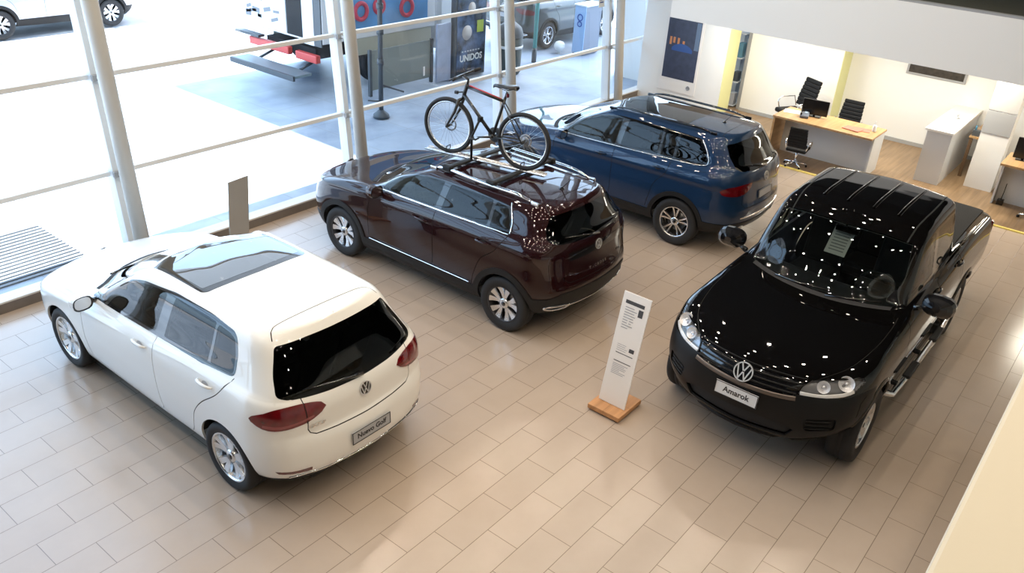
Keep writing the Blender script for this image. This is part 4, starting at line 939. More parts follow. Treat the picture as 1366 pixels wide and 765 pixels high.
    B.reg('bumper', [(None, -.05, .862), (None, .44, .880), (None, .50, .905), (None, .62, .89), (None, .78, .905), (None, .90, .93), (None, 1.0, .93), (None, 1.0, .1), (None, -.05, .1)], 'F')
    B.reg('bumper', [(1.96, None, .905), (1.96, None, .1), (2.6, None, .1), (2.6, None, .905)], 'S')
    B.reg('front_door', LF([(.80, None, 1.18), (.84, None, .95), (.84, None, .55), (-.21, None, .55), (-.20, None, .9), (-.19, None, 1.69), (.06, None, 1.68), (.26, None, 1.64), (.70, None, 1.2)]), 'S')
    B.reg('rear_door', LF([(-.21, None, .55), (-.20, None, .9), (-.19, None, 1.69), (-.935, None, 1.672), (-.98, None, 1.235), (-1.02, None, 1.22), (-1.05, None, 1.0), (-1.06, None, .85), (-.98, None, .60), (-.95, None, .555)]), 'S')
    B.reg('bonnet', [(.90, -.05, None), (.865, .30, None), (.80, .52, None), (.78, .72, None), (.86, .80, None), (1.1, .815, None), (1.5, .80, None), (1.9, .72, None), (2.23, .53, None), (2.34, .3, None), (2.39, -.05, None)], 'T')
    B.reg('tailgate', [(None, -.05, 1.14), (None, .76, 1.13), (None, .76, .72), (None, -.05, .72)], 'R')
    B.solve()
    B.piece('body', 'body', P, 0, skirt=.018); B.piece('seam', 'panel_seam', M['seam'], 0, off=-.004)
    [B.piece('dlo', 'window_frame', M['gloss_black'], q_, off=.001) for q_ in (1, -1)]
    for sg in (1, -1):
        B.piece('fglass', 'door_window', M['glass_tint'], sg); B.piece('rglass', 'door_window', M['glass_dark'], sg)
        B.piece('front_door', 'front_door', P, sg, skirt=.018); B.piece('rear_door', 'rear_door', P, sg, skirt=.018)
    B.piece('windscreen', 'windscreen', M['glass_ws_dark'], 0); B.piece('rear_glass', 'rear_window', M['glass_dark'], 0)
    t = B.piece('tonneau', 'tonneau_cover', M['tonneau'], 0, off=.012, skirt=.03); lab(t, 'black soft cover over the load bed')
    B.piece('bonnet', 'bonnet', P, 0, off=.002, skirt=.018); B.piece('tailgate', 'tailgate', P, 0, skirt=.018)
    bp = B.piece('bumper', 'front_bumper', M['bumper'], 0, off=.004, skirt=.02); lab(bp, 'unpainted black front bumper')
    B.piece('intake', 'bumper_intake', M['dark'], 0, off=-.03, parent=bp); [B.piece('fog', 'fog_recess', M['dark'], q_, off=-.02, parent=bp) for q_ in (1, -1)]
    gr = B.piece('grille', 'grille', M['gloss_black'], 0, off=-.012)
    for z in (.985, .945, .905):
        strip(root, S, [(None, .46, z), (None, .25, z), (None, 0, z)], 'F', .016, -.006, M['bumper'], 'grille_bar', th=.012, parent=gr)
    strip(root, S, [(None, .47, .868), (None, .30, .852), (None, 0, .845)], 'F', .040, .004, M['bronze'], 'bumper_strip', th=.006, parent=bp)
    strip(root, S, [(None, .70, .44), (None, .45, .415), (None, 0, .405)], 'F', .05, .006, M['bumper'], 'bumper_lip', th=.02, parent=bp)
    for sg in (1, -1):
        for z in (.685, .645, .605): strip(root, S, [(None, .60, z - .01), (None, .77, z)], 'F', .012, -.008, M['bumper'], 'fog_bar', sgs=(sg,), th=.01, parent=bp)
        h = B.piece('lamp', 'headlamp', M['lamp_clear'], sg, off=.004); lab(h, 'clear headlamp with two round reflectors')
        B.piece('lamp', 'lamp_housing', M['lamp_house'], sg, off=-.045, skirt=-.04, parent=h)
        for (px, py, pz, r) in ((2.19, .635, .985, .050), (2.045, .775, 1.015, .062)):
            p = S.at((px, py, pz), 'A'); n = (S.nrm((px, py, pz), 'A') + Vector((.9, 0, .1))).normalized(); p = p - n * .012
            F = frame(p, n.cross(Vector((0, 0, 1))).cross(n) if False else Vector((0, 1, 0)).cross(n), Vector((0, 1, 0))); F = frame(p, Vector((0, 1, 0)) - n * n.y, n.cross(Vector((0, 1, 0)) - n * n.y))
            mb = MB(); pr = [(0, -.035), (r * .35, -.030), (r * .7, -.018), (r, 0), (r * 1.08, .004), (r * 1.1, -.03)]; k = 24; V = []; Fc = []
            for i in range(k):
                for rr_, hh in pr:
                    q = F @ Vector((rr_ * math.cos(2 * PI * i / k), rr_ * math.sin(2 * PI * i / k), hh)); V.append((q.x, q.y * sg, q.z))
            for i in range(k):
                for j in range(len(pr) - 1): Fc.append((i * 6 + j, ((i + 1) % k) * 6 + j, ((i + 1) % k) * 6 + j + 1, i * 6 + j + 1))
            mb.add(V, Fc, 0, False); q = F @ Vector((0, 0, -.01)); mb.lathe([(0, .01), (.010, .006), (.012, -.015)], (q.x, q.y * sg, q.z), 'X', 10)
            mb.build('lamp_reflector', M['lamp_reflector'], h)
        strip(root, S, [(2.335, .497, .932), (2.24, .635, .917), (2.11, .79, .938), (2.03, .85, .966)], 'A', .032, -.002, M['lamp_white'], 'lamp_trim', sgs=(sg,), th=.004, parent=h)
        handle(root, S, -.08, 1.13, M['gloss_black'], sg=sg); handle(root, S, -.93, 1.15, M['gloss_black'], sg=sg)
        mirror(root, (.60, sg * 1.06, 1.29), sg, (.30, .21, .16), M['gloss_black'], (.62, .86, 1.22))
        # running board
        mb = MB(); mb.tube([(1.02, sg * .86, .46), (.96, sg * .97, .44), (.5, sg * .985, .44), (-.5, sg * .985, .44), (-.92, sg * .97, .44), (-.98, sg * .86, .46)], .034, 12); sb = mb.build('side_step', M['chrome'], root)
        for x in (.42, -.52): MB().box((x, sg * .99, .468), (.36, .075, .035), None, .012).build('step_pad', M['cladding'], sb)
        for x in (.75, -.02, -.75): MB().box((x, sg * .90, .45), (.05, .16, .03)).build('step_bracket', M['dark'], sb)
        # arch lips, rear lamp
        for x in (a, -a):
            mb = MB(); G = []
            for i in range(41):
                t = PI * (-.06 + 1.12 * i / 40); rw = []
                for rr_, o in ((.432, .0), (.437, .014), (.455, .016), (.475, .002)):
                    q = S.at((x + rr_ * math.cos(t), None, R + .02 + rr_ * math.sin(t)), 'S'); n = S.nrm((x + rr_ * math.cos(t), None, R + .02 + rr_ * math.sin(t)), 'S'); q = q + n * o; rw.append((q.x, q.y * sg, q.z))
                G.append(rw)
            mb.grid(G); mb.build('arch_lip', P, root)
        mb = MB(); mb.box((-2.66, sg * .855, .93), (.10, .14, .38), None, .03); mb.build('tail_lamp', M['red_lens'], root)
    # number plate, badge
    def on_front(y, z, off):
        p = S.at((None, abs(y), z), 'F'); n = S.nrm((None, max(abs(y), .02), z), 'F'); n = Vector((n.x, 0, n.z)).normalized(); up = Vector((0, 0, 1)); up = (up - n * up.dot(n)).normalized(); return Vector((p.x, y, p.z)) + n * off, up
    p, up = on_front(0, .945, .012); vw_badge(root, p, (0, 1, 0), up, .088)
    p, up = on_front(0, .745, .016); plate(root, p, (0, 1, 0), up, .40, .125, 'Amarok', M['plate'], .074)
    # roof ribs, wipers, scuttle, rear bumper, inside
    for y in (.13, .38): strip(root, S, [(.02, y, None), (-.5, y, None), (-.93, y, None)], 'T', .035, .0, P, 'roof_rib', th=.009)
    for y in (0.55,): strip(root, S, [(.30, y + .03, None), (-.3, y + .055, None), (-.98, y + .045, None)], 'T', .016, -.001, M['seam'], 'roof_gutter', th=.003)
    for (y0, y1) in ((-.42, .12), (.12, .60)):
        w = MB(); q = [S.at((.90 - .19 * (abs(y) / .7)**2 - k, abs(y), None), 'T') for y, k in ((y0, -.04), ((y0 + y1) / 2, .0), (y1, .03))]; w.tube([(v.x, y, v.z + .012) for v, y in zip(q, (y0, (y0 + y1) / 2, y1))], .009, 6); w.build('windscreen_wiper', M['gloss_black'], root)
    cw = MB(); G = []
    for y in np.linspace(-.70, .70, 15):
        x = .90 - .19 * (abs(y) / .70)**2; q1 = S.at((x + .01, abs(y), None), 'T'); q2 = S.at((x + .08, abs(y), None), 'T'); G.append([(q1.x, y, q1.z + .004), (q2.x, y, q2.z + .004)])
    cw.grid(G); cw.build('scuttle', M['dark'], root)
    mb = MB(); mb.box((-2.74, 0, .60), (.16, 1.70, .16), None, .05); mb.build('rear_bumper', M['chrome'], root)
    interior(B, root, ['body', 'seam', 'dlo', 'front_door', 'rear_door', 'rear_glass'], 1.20)
    add_wheels(root, wb, 1.65, R, .225, .245, 'amarok'); arch_liners(root, wb, .435, .5, .91, R + .02)
    cabin(root, .40, 1.13, .72, -.30, .78, y=.40, rear_x=-.86)
    mb = MB(); mb.box((.34, .02, 1.66), (.03, .24, .07), None, .012); mb.tube([(.34, .02, 1.68), (.355, .0, 1.715)], .01, 6); mb.build('rear_view_mirror', M['gloss_black'], root)
    mb = MB(); mb.box((-.05, 0, .48), (4.4, 1.30, .10), None, .03); mb.box((-1.9, 0, .85), (1.45, 1.5, .5)); mb.build('underbody', M['dark'], root)
    hang_on_doors(root)
    return root, S
# ------------------------------------------------------------------ room materials
def tile_material():
    m, t, b = nt('floor_tiles')
    tc = t.nodes.new('ShaderNodeTexCoord'); mp = t.nodes.new('ShaderNodeMapping'); mp.inputs['Location'].default_value = (-4.004 + .607 * 40, -3.1005 + .3054 * 80, 0)
    br = t.nodes.new('ShaderNodeTexBrick'); br.offset = .5; br.offset_frequency = 2; br.squash = 1; br.squash_frequency = 2
    br.inputs['Scale'].default_value = 1; br.inputs['Brick Width'].default_value = .607; br.inputs['Row Height'].default_value = .3054
    br.inputs['Mortar Size'].default_value = .0032; br.inputs['Mortar Smooth'].default_value = .3; br.inputs['Bias'].default_value = 0
    br.inputs['Color1'].default_value = (.455, .367, .293, 1); br.inputs['Color2'].default_value = (.432, .346, .275, 1); br.inputs['Mortar'].default_value = (.20, .15, .115, 1)
    t.links.new(tc.outputs['Object'], mp.inputs['Vector']); t.links.new(mp.outputs[0], br.inputs['Vector'])
    n = t.nodes.new('ShaderNodeTexNoise'); n.inputs['Scale'].default_value = 3.2; n.inputs['Detail'].default_value = 6; n.inputs['Roughness'].default_value = .65; t.links.new(tc.outputs['Object'], n.inputs['Vector'])
    hs = t.nodes.new('ShaderNodeMix'); hs.data_type = 'RGBA'; hs.blend_type = 'MULTIPLY'; hs.inputs[0].default_value = 1.
    rp = t.nodes.new('ShaderNodeValToRGB'); rp.color_ramp.elements[0].position = .3; rp.color_ramp.elements[0].color = (.965, .965, .965, 1); rp.color_ramp.elements[1].position = .7; rp.color_ramp.elements[1].color = (1.02, 1.02, 1.02, 1)
    t.links.new(n.outputs['Fac'], rp.inputs[0]); t.links.new(br.outputs['Color'], hs.inputs[6]); t.links.new(rp.outputs[0], hs.inputs[7]); t.links.new(hs.outputs[2], b.inputs['Base Color'])
    r2 = t.nodes.new('ShaderNodeMapRange'); r2.inputs[3].default_value = .19; r2.inputs[4].default_value = .23; t.links.new(n.outputs['Fac'], r2.inputs[0]); t.links.new(r2.outputs[0], b.inputs['Roughness'])
    bp = t.nodes.new('ShaderNodeBump'); bp.inputs['Strength'].default_value = .35; bp.inputs['Distance'].default_value = .004; bp.invert = True
    t.links.new(br.outputs['Fac'], bp.inputs['Height']); t.links.new(bp.outputs['Normal'], b.inputs['Normal']); b.inputs['Specular IOR Level'].default_value = .8
    return m
def wood_material(name, c1, c2, pw, ph, rough=.4, rot=0.):
    m, t, b = nt(name)
    tc = t.nodes.new('ShaderNodeTexCoord'); mp = t.nodes.new('ShaderNodeMapping'); mp.inputs['Location'].default_value = (30, 30, 30); mp.inputs['Rotation'].default_value = (0, 0, rot)
    t.links.new(tc.outputs['Object'], mp.inputs[0])
    br = t.nodes.new('ShaderNodeTexBrick'); br.offset = .37; br.inputs['Scale'].default_value = 1; br.inputs['Brick Width'].default_value = pw; br.inputs['Row Height'].default_value = ph; br.inputs['Mortar Size'].default_value = .0015
    br.inputs['Color1'].default_value = c1 + (1,); br.inputs['Color2'].default_value = c2 + (1,); br.inputs['Mortar'].default_value = tuple(v * .5 for v in c1) + (1,); t.links.new(mp.outputs[0], br.inputs[0])
    m2 = t.nodes.new('ShaderNodeMapping'); m2.inputs['Scale'].default_value = (1.5, 22, 22); t.links.new(mp.outputs[0], m2.inputs[0])
    n = t.nodes.new('ShaderNodeTexNoise'); n.inputs['Scale'].default_value = 1.; n.inputs['Detail'].default_value = 5; t.links.new(m2.outputs[0], n.inputs[0])
    rp = t.nodes.new('ShaderNodeValToRGB'); rp.color_ramp.elements[0].position = .3; rp.color_ramp.elements[0].color = (.72, .70, .66, 1); rp.color_ramp.elements[1].position = .7; rp.color_ramp.elements[1].color = (1.08, 1.08, 1.08, 1)
    mx = t.nodes.new('ShaderNodeMix'); mx.data_type = 'RGBA'; mx.blend_type = 'MULTIPLY'; mx.inputs[0].default_value = 1
    t.links.new(n.outputs['Fac'], rp.inputs[0]); t.links.new(br.outputs['Color'], mx.inputs[6]); t.links.new(rp.outputs[0], mx.inputs[7]); t.links.new(mx.outputs[2], b.inputs['Base Color'])
    b.inputs['Roughness'].default_value = rough
    return m
def paving_material():
    m, t, b = nt('street_paving')
    tc = t.nodes.new('ShaderNodeTexCoord'); mp = t.nodes.new('ShaderNodeMapping'); mp.inputs['Location'].default_value = (60, 60, 0); t.links.new(tc.outputs['Object'], mp.inputs[0])
    br = t.nodes.new('ShaderNodeTexBrick'); br.offset = 0; br.inputs['Scale'].default_value = 1; br.inputs['Brick Width'].default_value = 1.2; br.inputs['Row Height'].default_value = 1.2; br.inputs['Mortar Size'].default_value = .008
    br.inputs['Color1'].default_value = (.35, .405, .48, 1); br.inputs['Color2'].default_value = (.385, .44, .515, 1); br.inputs['Mortar'].default_value = (.33, .34, .36, 1); t.links.new(mp.outputs[0], br.inputs[0])
    n = t.nodes.new('ShaderNodeTexNoise'); n.inputs['Scale'].default_value = .9; n.inputs['Detail'].default_value = 7; t.links.new(tc.outputs['Object'], n.inputs[0])
    rp = t.nodes.new('ShaderNodeValToRGB'); rp.color_ramp.elements[0].position = .35; rp.color_ramp.elements[0].color = (.62, .64, .68, 1); rp.color_ramp.elements[1].position = .6; rp.color_ramp.elements[1].color = (1, 1, 1, 1)
    mx = t.nodes.new('ShaderNodeMix'); mx.data_type = 'RGBA'; mx.blend_type = 'MULTIPLY'; mx.inputs[0].default_value = 1
    t.links.new(n.outputs['Fac'], rp.inputs[0]); t.links.new(br.outputs['Color'], mx.inputs[6]); t.links.new(rp.outputs[0], mx.inputs[7]); t.links.new(mx.outputs[2], b.inputs['Base Color'])
    b.inputs['Roughness'].default_value = .45
    return m
M['tiles'] = tile_material()
M['office_wood'] = wood_material('office_wood', (.31, .205, .115), (.27, .175, .095), 1.4, .16)
M['desk_wood'] = wood_material('desk_wood', (.50, .31, .15), (.47, .29, .14), 3., .9, .35)
M['base_wood'] = wood_material('base_wood', (.56, .29, .13), (.52, .26, .11), 2., .5, .4)
M['paving'] = paving_material()
M['wall_white'] = mat('wall_white', (.80, .79, .76), .8, bump=.03, bscale=60)
M['wall_cream'] = mat('wall_cream', (.60, .55, .44), .8, bump=.04, bscale=40)
M['fascia'] = mat('fascia_white', (.91, .88, .83), .8)
M['wall_yellow_lit'] = mat('wall_yellow_lit', (.72, .72, .38), .8)  # yellowish light on the white pillar's side face, put into the colour
M['wall_grey'] = mat('wall_grey', (.36, .36, .36), .8)
M['ceiling'] = mat('ceiling_grey', (.05, .05, .05), .85); M['wall_dark'] = mat('wall_dark', (.035, .034, .032), .7)
M['carpet'] = mat('mezzanine_floor', (.070, .068, .045), .9, bump=.2, bscale=200)
M['frame_white'] = mat('frame_white', (.74, .75, .75), .4)
M['column_white'] = mat('column_paint', (.66, .645, .60), .45)
M['kerb'] = mat('kerb_brown', (.17, .145, .125), .6, var=.2, vscale=9)
M['kerb_top'] = mat('kerb_top', (.62, .60, .57), .5)
M['win_glass'] = glass('facade_glass', (.96, .99, 1.0), .97, ior=1.35)
M['yellow'] = mat('yellow_nosing', (.75, .60, .16), .6)
M['asphalt'] = mat('asphalt', (.38, .38, .40), .8, var=.25, vscale=3)
M['steel'] = mat('steel_dark', (.06, .07, .08), .5)
M['grate'] = mat('grate_steel', (.15, .16, .175), .6)

def B1(name, c, d, m, kind='structure', parent=None, bev=0., rot=None):
    o = MB().box(c, d, rot, bev).build(name, m, parent)
    if kind: o['kind'] = kind
    return o
TL = math.tan(math.radians(6.))
YF = 9.17
def yf(z): return YF + TL * z
def build_room():
    m = MB(); m.add([(-4, -4, 0), (14.28, -4, 0), (14.28, YF + .06, 0), (-4, YF + .06, 0)], [(0, 1, 2, 3)]); f = m.build('floor', M['tiles']); f['kind'] = 'structure'
    m = MB(); m.box((16.6, 2.6, -.04), (4.64, 13.2, .10)); o = m.build('office_floor', M['office_wood']); o['kind'] = 'structure'
    B1('trim_1', (14.262, 2.6, .0105), (.045, 13.1, .02), M['yellow'])
    # street front kerb
    m = MB(); m.box((5.6, YF + .02, .06), (23.4, .16, .12)); o = m.build('baseboard_front', M['kerb']); o['kind'] = 'structure'
    m = MB(); m.box((5.6, YF + .03, .13), (23.4, .20, .025), None, .006); o = m.build('trim_2', M['kerb_top']); o['kind'] = 'structure'
    # glazing bays: pane with its own mullion and transoms
    xs = [-2.55 - 3.5 + 3.5 * k for k in range(7)] + [17.22]
    ZT = 6.5; zs = [1.20, 2.30, 3.40, 4.50, 5.60]
    for i in range(len(xs) - 1):
        x0, x1 = xs[i], xs[i + 1]
        m = MB(); m.add([(x0, yf(.14), .14), (x1, yf(.14), .14), (x1, yf(ZT), ZT), (x0, yf(ZT), ZT)], [(0, 1, 2, 3)])
        w = m.build('window_%d' % (i + 1), M['win_glass']); w['kind'] = 'structure'
        rx = -math.radians(6.)
        for z in zs:
            MB().box(((x0 + x1) / 2, yf(z) - .015, z), (x1 - x0 - .12, .09, .055), (rx, 0, 0), .006).build('transom', M['frame_white'], w)
        L = (ZT - .12) / math.cos(rx)
        MB().box((x1, yf((ZT + .12) / 2) - .01, (ZT + .12) / 2), (.085, .17, L), (rx, 0, 0), .006).build('mullion', M['frame_white'], w)
        for z in zs: MB().box((x1, yf(z) - .105, z), (.09, .05, .07), (rx, 0, 0), .005).build('bracket', M['wall_grey'], w)
    for i, x in enumerate(xs[2:-1]):
        x += .02; y0 = 8.86
        m = MB(); m.tube([(x, y0, 0), (x, y0 + TL * 6.6, 6.6)], .088, 28)
        for z in zs: m.tube([(x, y0 + TL * z + .05, z), (x, yf(z) - .08, z)], .022, 8)
        c = m.build('column', M['column_white']); c['kind'] = 'structure'
        MB().lathe([(.088, .0), (.15, .0), (.15, .012), (.088, .012)], (x, y0, .001), n=28).build('base_plate', M['column_white'], c)
    # shell out of view
    B1('ceiling', (7, 2.9, 6.65), (22.4, 14.1, .12), M['ceiling'])
    B1('wall_left', (-4.1, 2.6, 3.3), (.2, 13.6, 6.6), M['wall_dark']); B1('wall_rear', (7, -4.1, 3.3), (22.4, .2, 6.6), M['wall_cream'])
    B1('wall_right', (17.5, 2.25, 1.4), (.14, 12.9, 2.8), M['wall_white']); B1('wall_right_upper', (18.2, 2.6, 4.9), (.2, 13.4, 3.5), M['wall_dark'])
    # mezzanine over the offices
    m = MB(); m.box((15.85, 1.71, 2.735), (4.9, 10.82, .83)); o = m.build('wall_fascia', M['fascia']); o['kind'] = 'structure'
    B1('mezzanine_floor', (15.9, 1.71, 3.157), (4.72, 10.7, .02), M['carpet']); B1('trim_3', (13.46, 1.71, 3.165), (.10, 10.82, .035), M['wall_grey'])
    # balcony the picture is taken from
    o = B1('wall_parapet', (3.2, -.62, 3.70), (9.0, 1.34, .40), M['wall_cream'], bev=.01)
    # office walls
    B1('wall_partition', (17.17, 6.1, 1.16), (.52, 1.90, 2.30), M['wall_white']); B1('wall_return', (17.17, 5.145, 1.16), (.50, .012, 2.30), M['wall_yellow_lit'])
    B1('baseboard_office', (17.415, 2.4, .04), (.02, 5.5, .08), M['wall_grey']); B1('baseboard_partition', (16.90, 6.1, .04), (.02, 1.90, .08), M['wall_grey'])
    B1('pillar', (16.42, 8.18, 1.16), (.52, 1.94, 2.30), M['wall_white']); B1('pillar_side', (16.42, 7.205, 1.16), (.51, .012, 2.30), M['wall_yellow_lit'])
    B1('door_1', (17.0, 7.065, 1.1), (.07, .16, 2.2), M['wall_grey']); B1('door_2', (16.98, 6.995, 1.1), (.05, .02, 2.2), M['seam'])
    c = B1('pillar', (15.98, 2.06, 1.16), (.36, .44, 2.30), M['wall_white']); B1('pillar_band', (15.795, 2.06, 1.17), (.012, .442, .37), M['wall_grey'], kind=None, parent=c); B1('pillar_band', (15.795, 2.06, 1.75), (.012, .442, .75), mat('band_pale', (.50, .49, .47), .8), kind=None, parent=c)
    # street
    m = MB(); m.add([(-30, YF + .1, -.02), (60, YF + .1, -.02), (60, 19.4, -.02), (-30, 19.4, -.02)], [(0, 1, 2, 3)]); o = m.build('pavement', M['paving']); o['kind'] = 'structure'
    m = MB(); m.add([(-30, 19.4, -.03), (60, 19.4, -.03), (60, 70, -.03), (-30, 70, -.03)], [(0, 1, 2, 3)]); o = m.build('street', M['asphalt']); o['kind'] = 'structure'
    B1('kerb', (15, 19.45, -.01), (90, .16, .06), M['kerb_top'])
    B1('wall_neighbour', (17.52, 9.98, 2.5), (.36, 1.0, 5.1), M['wall_white'])
    B1('shade_slab', (11.3, 12.5, 6.8), (12.6, 6.9, .25), M['wall_white'])  # unseen slab added overhead to shade the pavement
    m = MB()
    for k in range(16): m.box((3.1, 9.75 + k * .09, -.012), (2.2, .035, .02))
    o = m.build('entrance_grating', M['grate']); tag(o, 'ribbed steel grating let into the pavement outside the window', 'grating')

# ------------------------------------------------------------------ furniture
def office_chair(name, loc, rz, label, grp='black office chairs', sc=1., star=True):
    r = empty(name, loc, rz); tag(r, label, 'chair', grp); r.scale = (sc,) * 3
    bl = M['chair_black']
    MB().box((0, 0, .47), (.50, .50, .09), None, .035).build('seat', bl, r)
    b = MB(); n = 7
    for k in range(n): b.box((-.25 - .018 * k, 0, .60 + k * .075), (.055, .48 - .012 * abs(k - 2), .078), (0, -.22, 0), .018)
    b.build('backrest', bl, r)
    for s in (1, -1):
        a = MB(); a.tube([(-.26, s * .25, .52), (-.22, s * .29, .70), (.10, s * .29, .70), (.16, s * .29, .62), (.12, s * .26, .46)], .012, 8); a.build('armrest', M['chrome'], r)
    p = MB(); p.tube([(0, 0, .43), (0, 0, .12)], .03, 12); p.build('gas_column', M['chrome'], r)
    s_ = MB()
    for k in range(5):
        a = 2 * PI * k / 5; s_.tube([(0, 0, .12), (.29 * math.cos(a), .29 * math.sin(a), .075)], [.028, .018], 8)
    st = s_.build('star_base', M['chrome'], r)
    for k in range(5):
        a = 2 * PI * k / 5; MB().lathe([(0, -.02), (.03, -.02), (.032, 0), (.03, .02), (0, .02)], (.29 * math.cos(a), .29 * math.sin(a), .032), 'Y', 14).build('caster', M['chair_black'], st)
    return r
def price_stand(loc, rz, label, board, printed, lean=.20):
    r = empty('information_stand', loc, rz); tag(r, label, 'stand', None)
    b = MB(); b.box((0, 0, .045), (.42, .36, .05), None, .004).build('base', M['base_wood'], r); MB().box((0, 0, .012), (.36, .30, .02)).build('plinth', M['dark'], r)
    R = Matrix.Rotation(lean, 3, 'Y'); o = Vector((-.06, 0, .07)); w, h = .30, 1.16
    p = MB(); p.box(tuple(o + R @ Vector((0, 0, h / 2))), (.012, w, h), R, .003); pn = p.build('panel', board, r)
    if printed:
        F = Matrix.Translation(o) @ R.to_4x4() @ Matrix.Translation((-.0072, 0, 0)) @ Matrix.Rotation(-PI / 2, 4, 'Y') @ Matrix.Rotation(-PI / 2, 4, 'Z')
        # local: x to the reader's right, y up, z out of the face
        def rect(mb, x0, x1, y0, y1, mi=0): mb.add([tuple(F @ Vector(q)) for q in ((x0, y0, .0006), (x1, y0, .0006), (x1, y1, .0006), (x0, y1, .0006))], [(0, 1, 2, 3)], mi)
        k = MB(); rect(k, -.11, .095, 1.05, 1.085, 0); rect(k, .045, .095, .955, 1.03, 0); rnd = random.Random(3)
        rect(k, .045, .10, .585, .625, 0); rect(k, -.09, .10, .54, .548, 0); rect(k, -.09, .10, .455, .463, 0)
        for i in range(9): rect(k, -.10, -.10 + .05 + .08 * rnd.random(), 1.01 - i * .026, 1.017 - i * .026, 1)
        for i in range(8): rect(k, -.03, -.03 + .02 + .04 * rnd.random(), 1.01 - i * .026, 1.017 - i * .026, 1)
        for i in range(7): rect(k, -.09, -.09 + .08 + .10 * rnd.random(), .425 - i * .017, .430 - i * .017, 1)
        for i in range(4): rect(k, -.09, .0 + .03 * rnd.random(), .63 - i * .02, .634 - i * .02, 1)
        k.build('lettering', [M['ink_dark'], M['paper_ink']], pn)
    s = MB(); s.box(tuple(o + R @ Vector((.02, 0, .16))), (.03, .10, .28), R, .004); s.build('support', M['alloy'], r)
    return r
M['chair_black'] = mat('chair_black', (.007, .007, .008), .6, spec=.2, bump=.1, bscale=120)
M['board_white'] = mat('board_white', (.80, .77, .74), .45)
M['board_grey'] = mat('board_grey', (.36, .355, .34), .5)
M['screen'] = mat('screen_black', (.008, .008, .009), .2)
M['lam_white'] = mat('laminate_white', (.62, .63, .64), .4)
M['red_paper'] = mat('red_paper', (.62, .17, .12), .7)
def build_furniture():
    price_stand((6.12, 3.25, 0), 0, 'white price board leaning back on a wooden foot between the burgundy and black vehicles', M['board_white'], True)
    price_stand((5.30, 8.28, 0), math.radians(97), 'plain grey back of a board by the window kerb behind the white hatchback', M['board_grey'], False, lean=-.10)
    # desk
    d = empty('reception_desk', (15.03, 4.55, 0)); tag(d, 'white office desk with a light wood top below the mezzanine', 'desk')
    MB().box((0, 0, .735), (.80, 1.78, .035), None, .004).build('desk_top', M['desk_wood'], d)
    MB().box((.06, -.03, .37), (.025, 1.66, .70)).build('modesty_panel', M['lam_white'], d)
    MB().box((.10, -.86, .36), (.58, .03, .715)).build('side_panel', M['lam_white'], d); MB().box((-.05, .86, .36), (.66, .035, .715)).build('side_panel', M['desk_wood'], d)
    office_chair('office_chair', (16.12, 5.62, 0), math.radians(150), 'black office chair with chrome arms by the white wall left of the desk')
    office_chair('office_chair', (15.85, 4.52, 0), math.radians(180), 'black office chair pushed in behind the desk', sc=.86)
    office_chair('visitor_chair', (14.45, 4.80, 0), math.radians(8), 'black visitor chair in front of the desk, its back to the showroom', sc=.70)
    m = empty('computer_monitor', (15.12, 4.88, .7525), math.radians(8)); tag(m, 'black computer monitor seen from behind on the desk', 'monitor')
    MB().box((0, 0, .17), (.035, .46, .27), None, .008).build('screen', M['screen'], m); MB().tube([(.03, 0, .02), (.03, 0, .14)], .022, 8).build('neck', M['screen'], m); MB().box((.03, 0, .008), (.16, .24, .014), None, .004).build('foot', M['screen'], m)
    p = empty('desk_phone', (14.93, 4.98, .765), .3); tag(p, 'small grey desk phone leaning in front of the monitor', 'phone')
    MB().box((0, 0, .035), (.16, .15, .05), (0, -.3, 0), .012).build('phone_base', mat('phone_grey', (.12, .14, .18), .4), p); h = MB(); h.tube([(-.07, .06, .06), (0, .06, .085), (.07, .06, .10)], [.02, .014, .02], 8); h.build('handset', M['screen'], p); MB().box((.03, -.02, .075), (.06, .05, .006), (0, -.3, 0)).build('display', mat('lcd', (.25, .32, .40), .3), p)
    for i, (x, y, rz, s) in enumerate(((15.02, 3.98, .2, 0), (14.93, 4.10, -.15, 1))):
        o = MB().box((0, 0, .004), (.22, .30, .006)).build('folder', M['red_paper'], None, (x, y, .7525 + i * .0075)); o.rotation_euler = (0, 0, rz); tag(o, ('red paper folder flat on the desk beside the white bottle', 'red folder lying across another red folder on the desk')[i], 'folder', 'red folders on the desk')
    s = empty('sanitizer_bottle', (15.10, 3.79, .7525)); tag(s, 'clear white pump bottle on the right end of the desk', 'bottle')
    MB().lathe([(0, 0), (.032, 0), (.035, .01), (.035, .10), (.012, .125), (0, .125)], n=20).build('body', mat('bottle_white', (.72, .76, .78), .25), s); q = MB(); q.lathe([(0, .125), (.012, .125), (.012, .15), (0, .15)], n=12); q.tube([(0, 0, .15), (0, 0, .175), (-.03, 0, .175)], .006, 6); q.build('pump', M['lam_white'], s)
    o = MB().box((0, 0, .003), (.24, .32, .005)).build('paper_sheet', M['paper'], None, (15.12, 5.26, .7525)); o.rotation_euler = (0, 0, .25); tag(o, 'white paper sheet on the left end of the desk', 'paper')
    # counter
    c = empty('reception_counter', (16.1, 2.82, 0)); tag(c, 'tall white counter with a pale flat top running back to the wall', 'counter')
    MB().box((.30, 0, .46), (1.95, .40, .92)).build('body', M['lam_white'], c); MB().box((.27, 0, .94), (2.05, .46, .04), None, .004).build('counter_top', M['wall_white'], c)
    o = MB().lathe([(0, 0), (.05, 0), (.05, .008), (.015, .012), (.012, .05), (.03, .06), (0, .065)], n=20).build('desk_bell', M['plate_grey'], None, (16.4, 2.80, .9625)); tag(o, 'small pale bell standing on the tall counter top', 'bell')
    d = empty('side_table', (16.75, 2.36, 0)); tag(d, 'wood topped table with a dark leg behind the grey banded pillar', 'table')
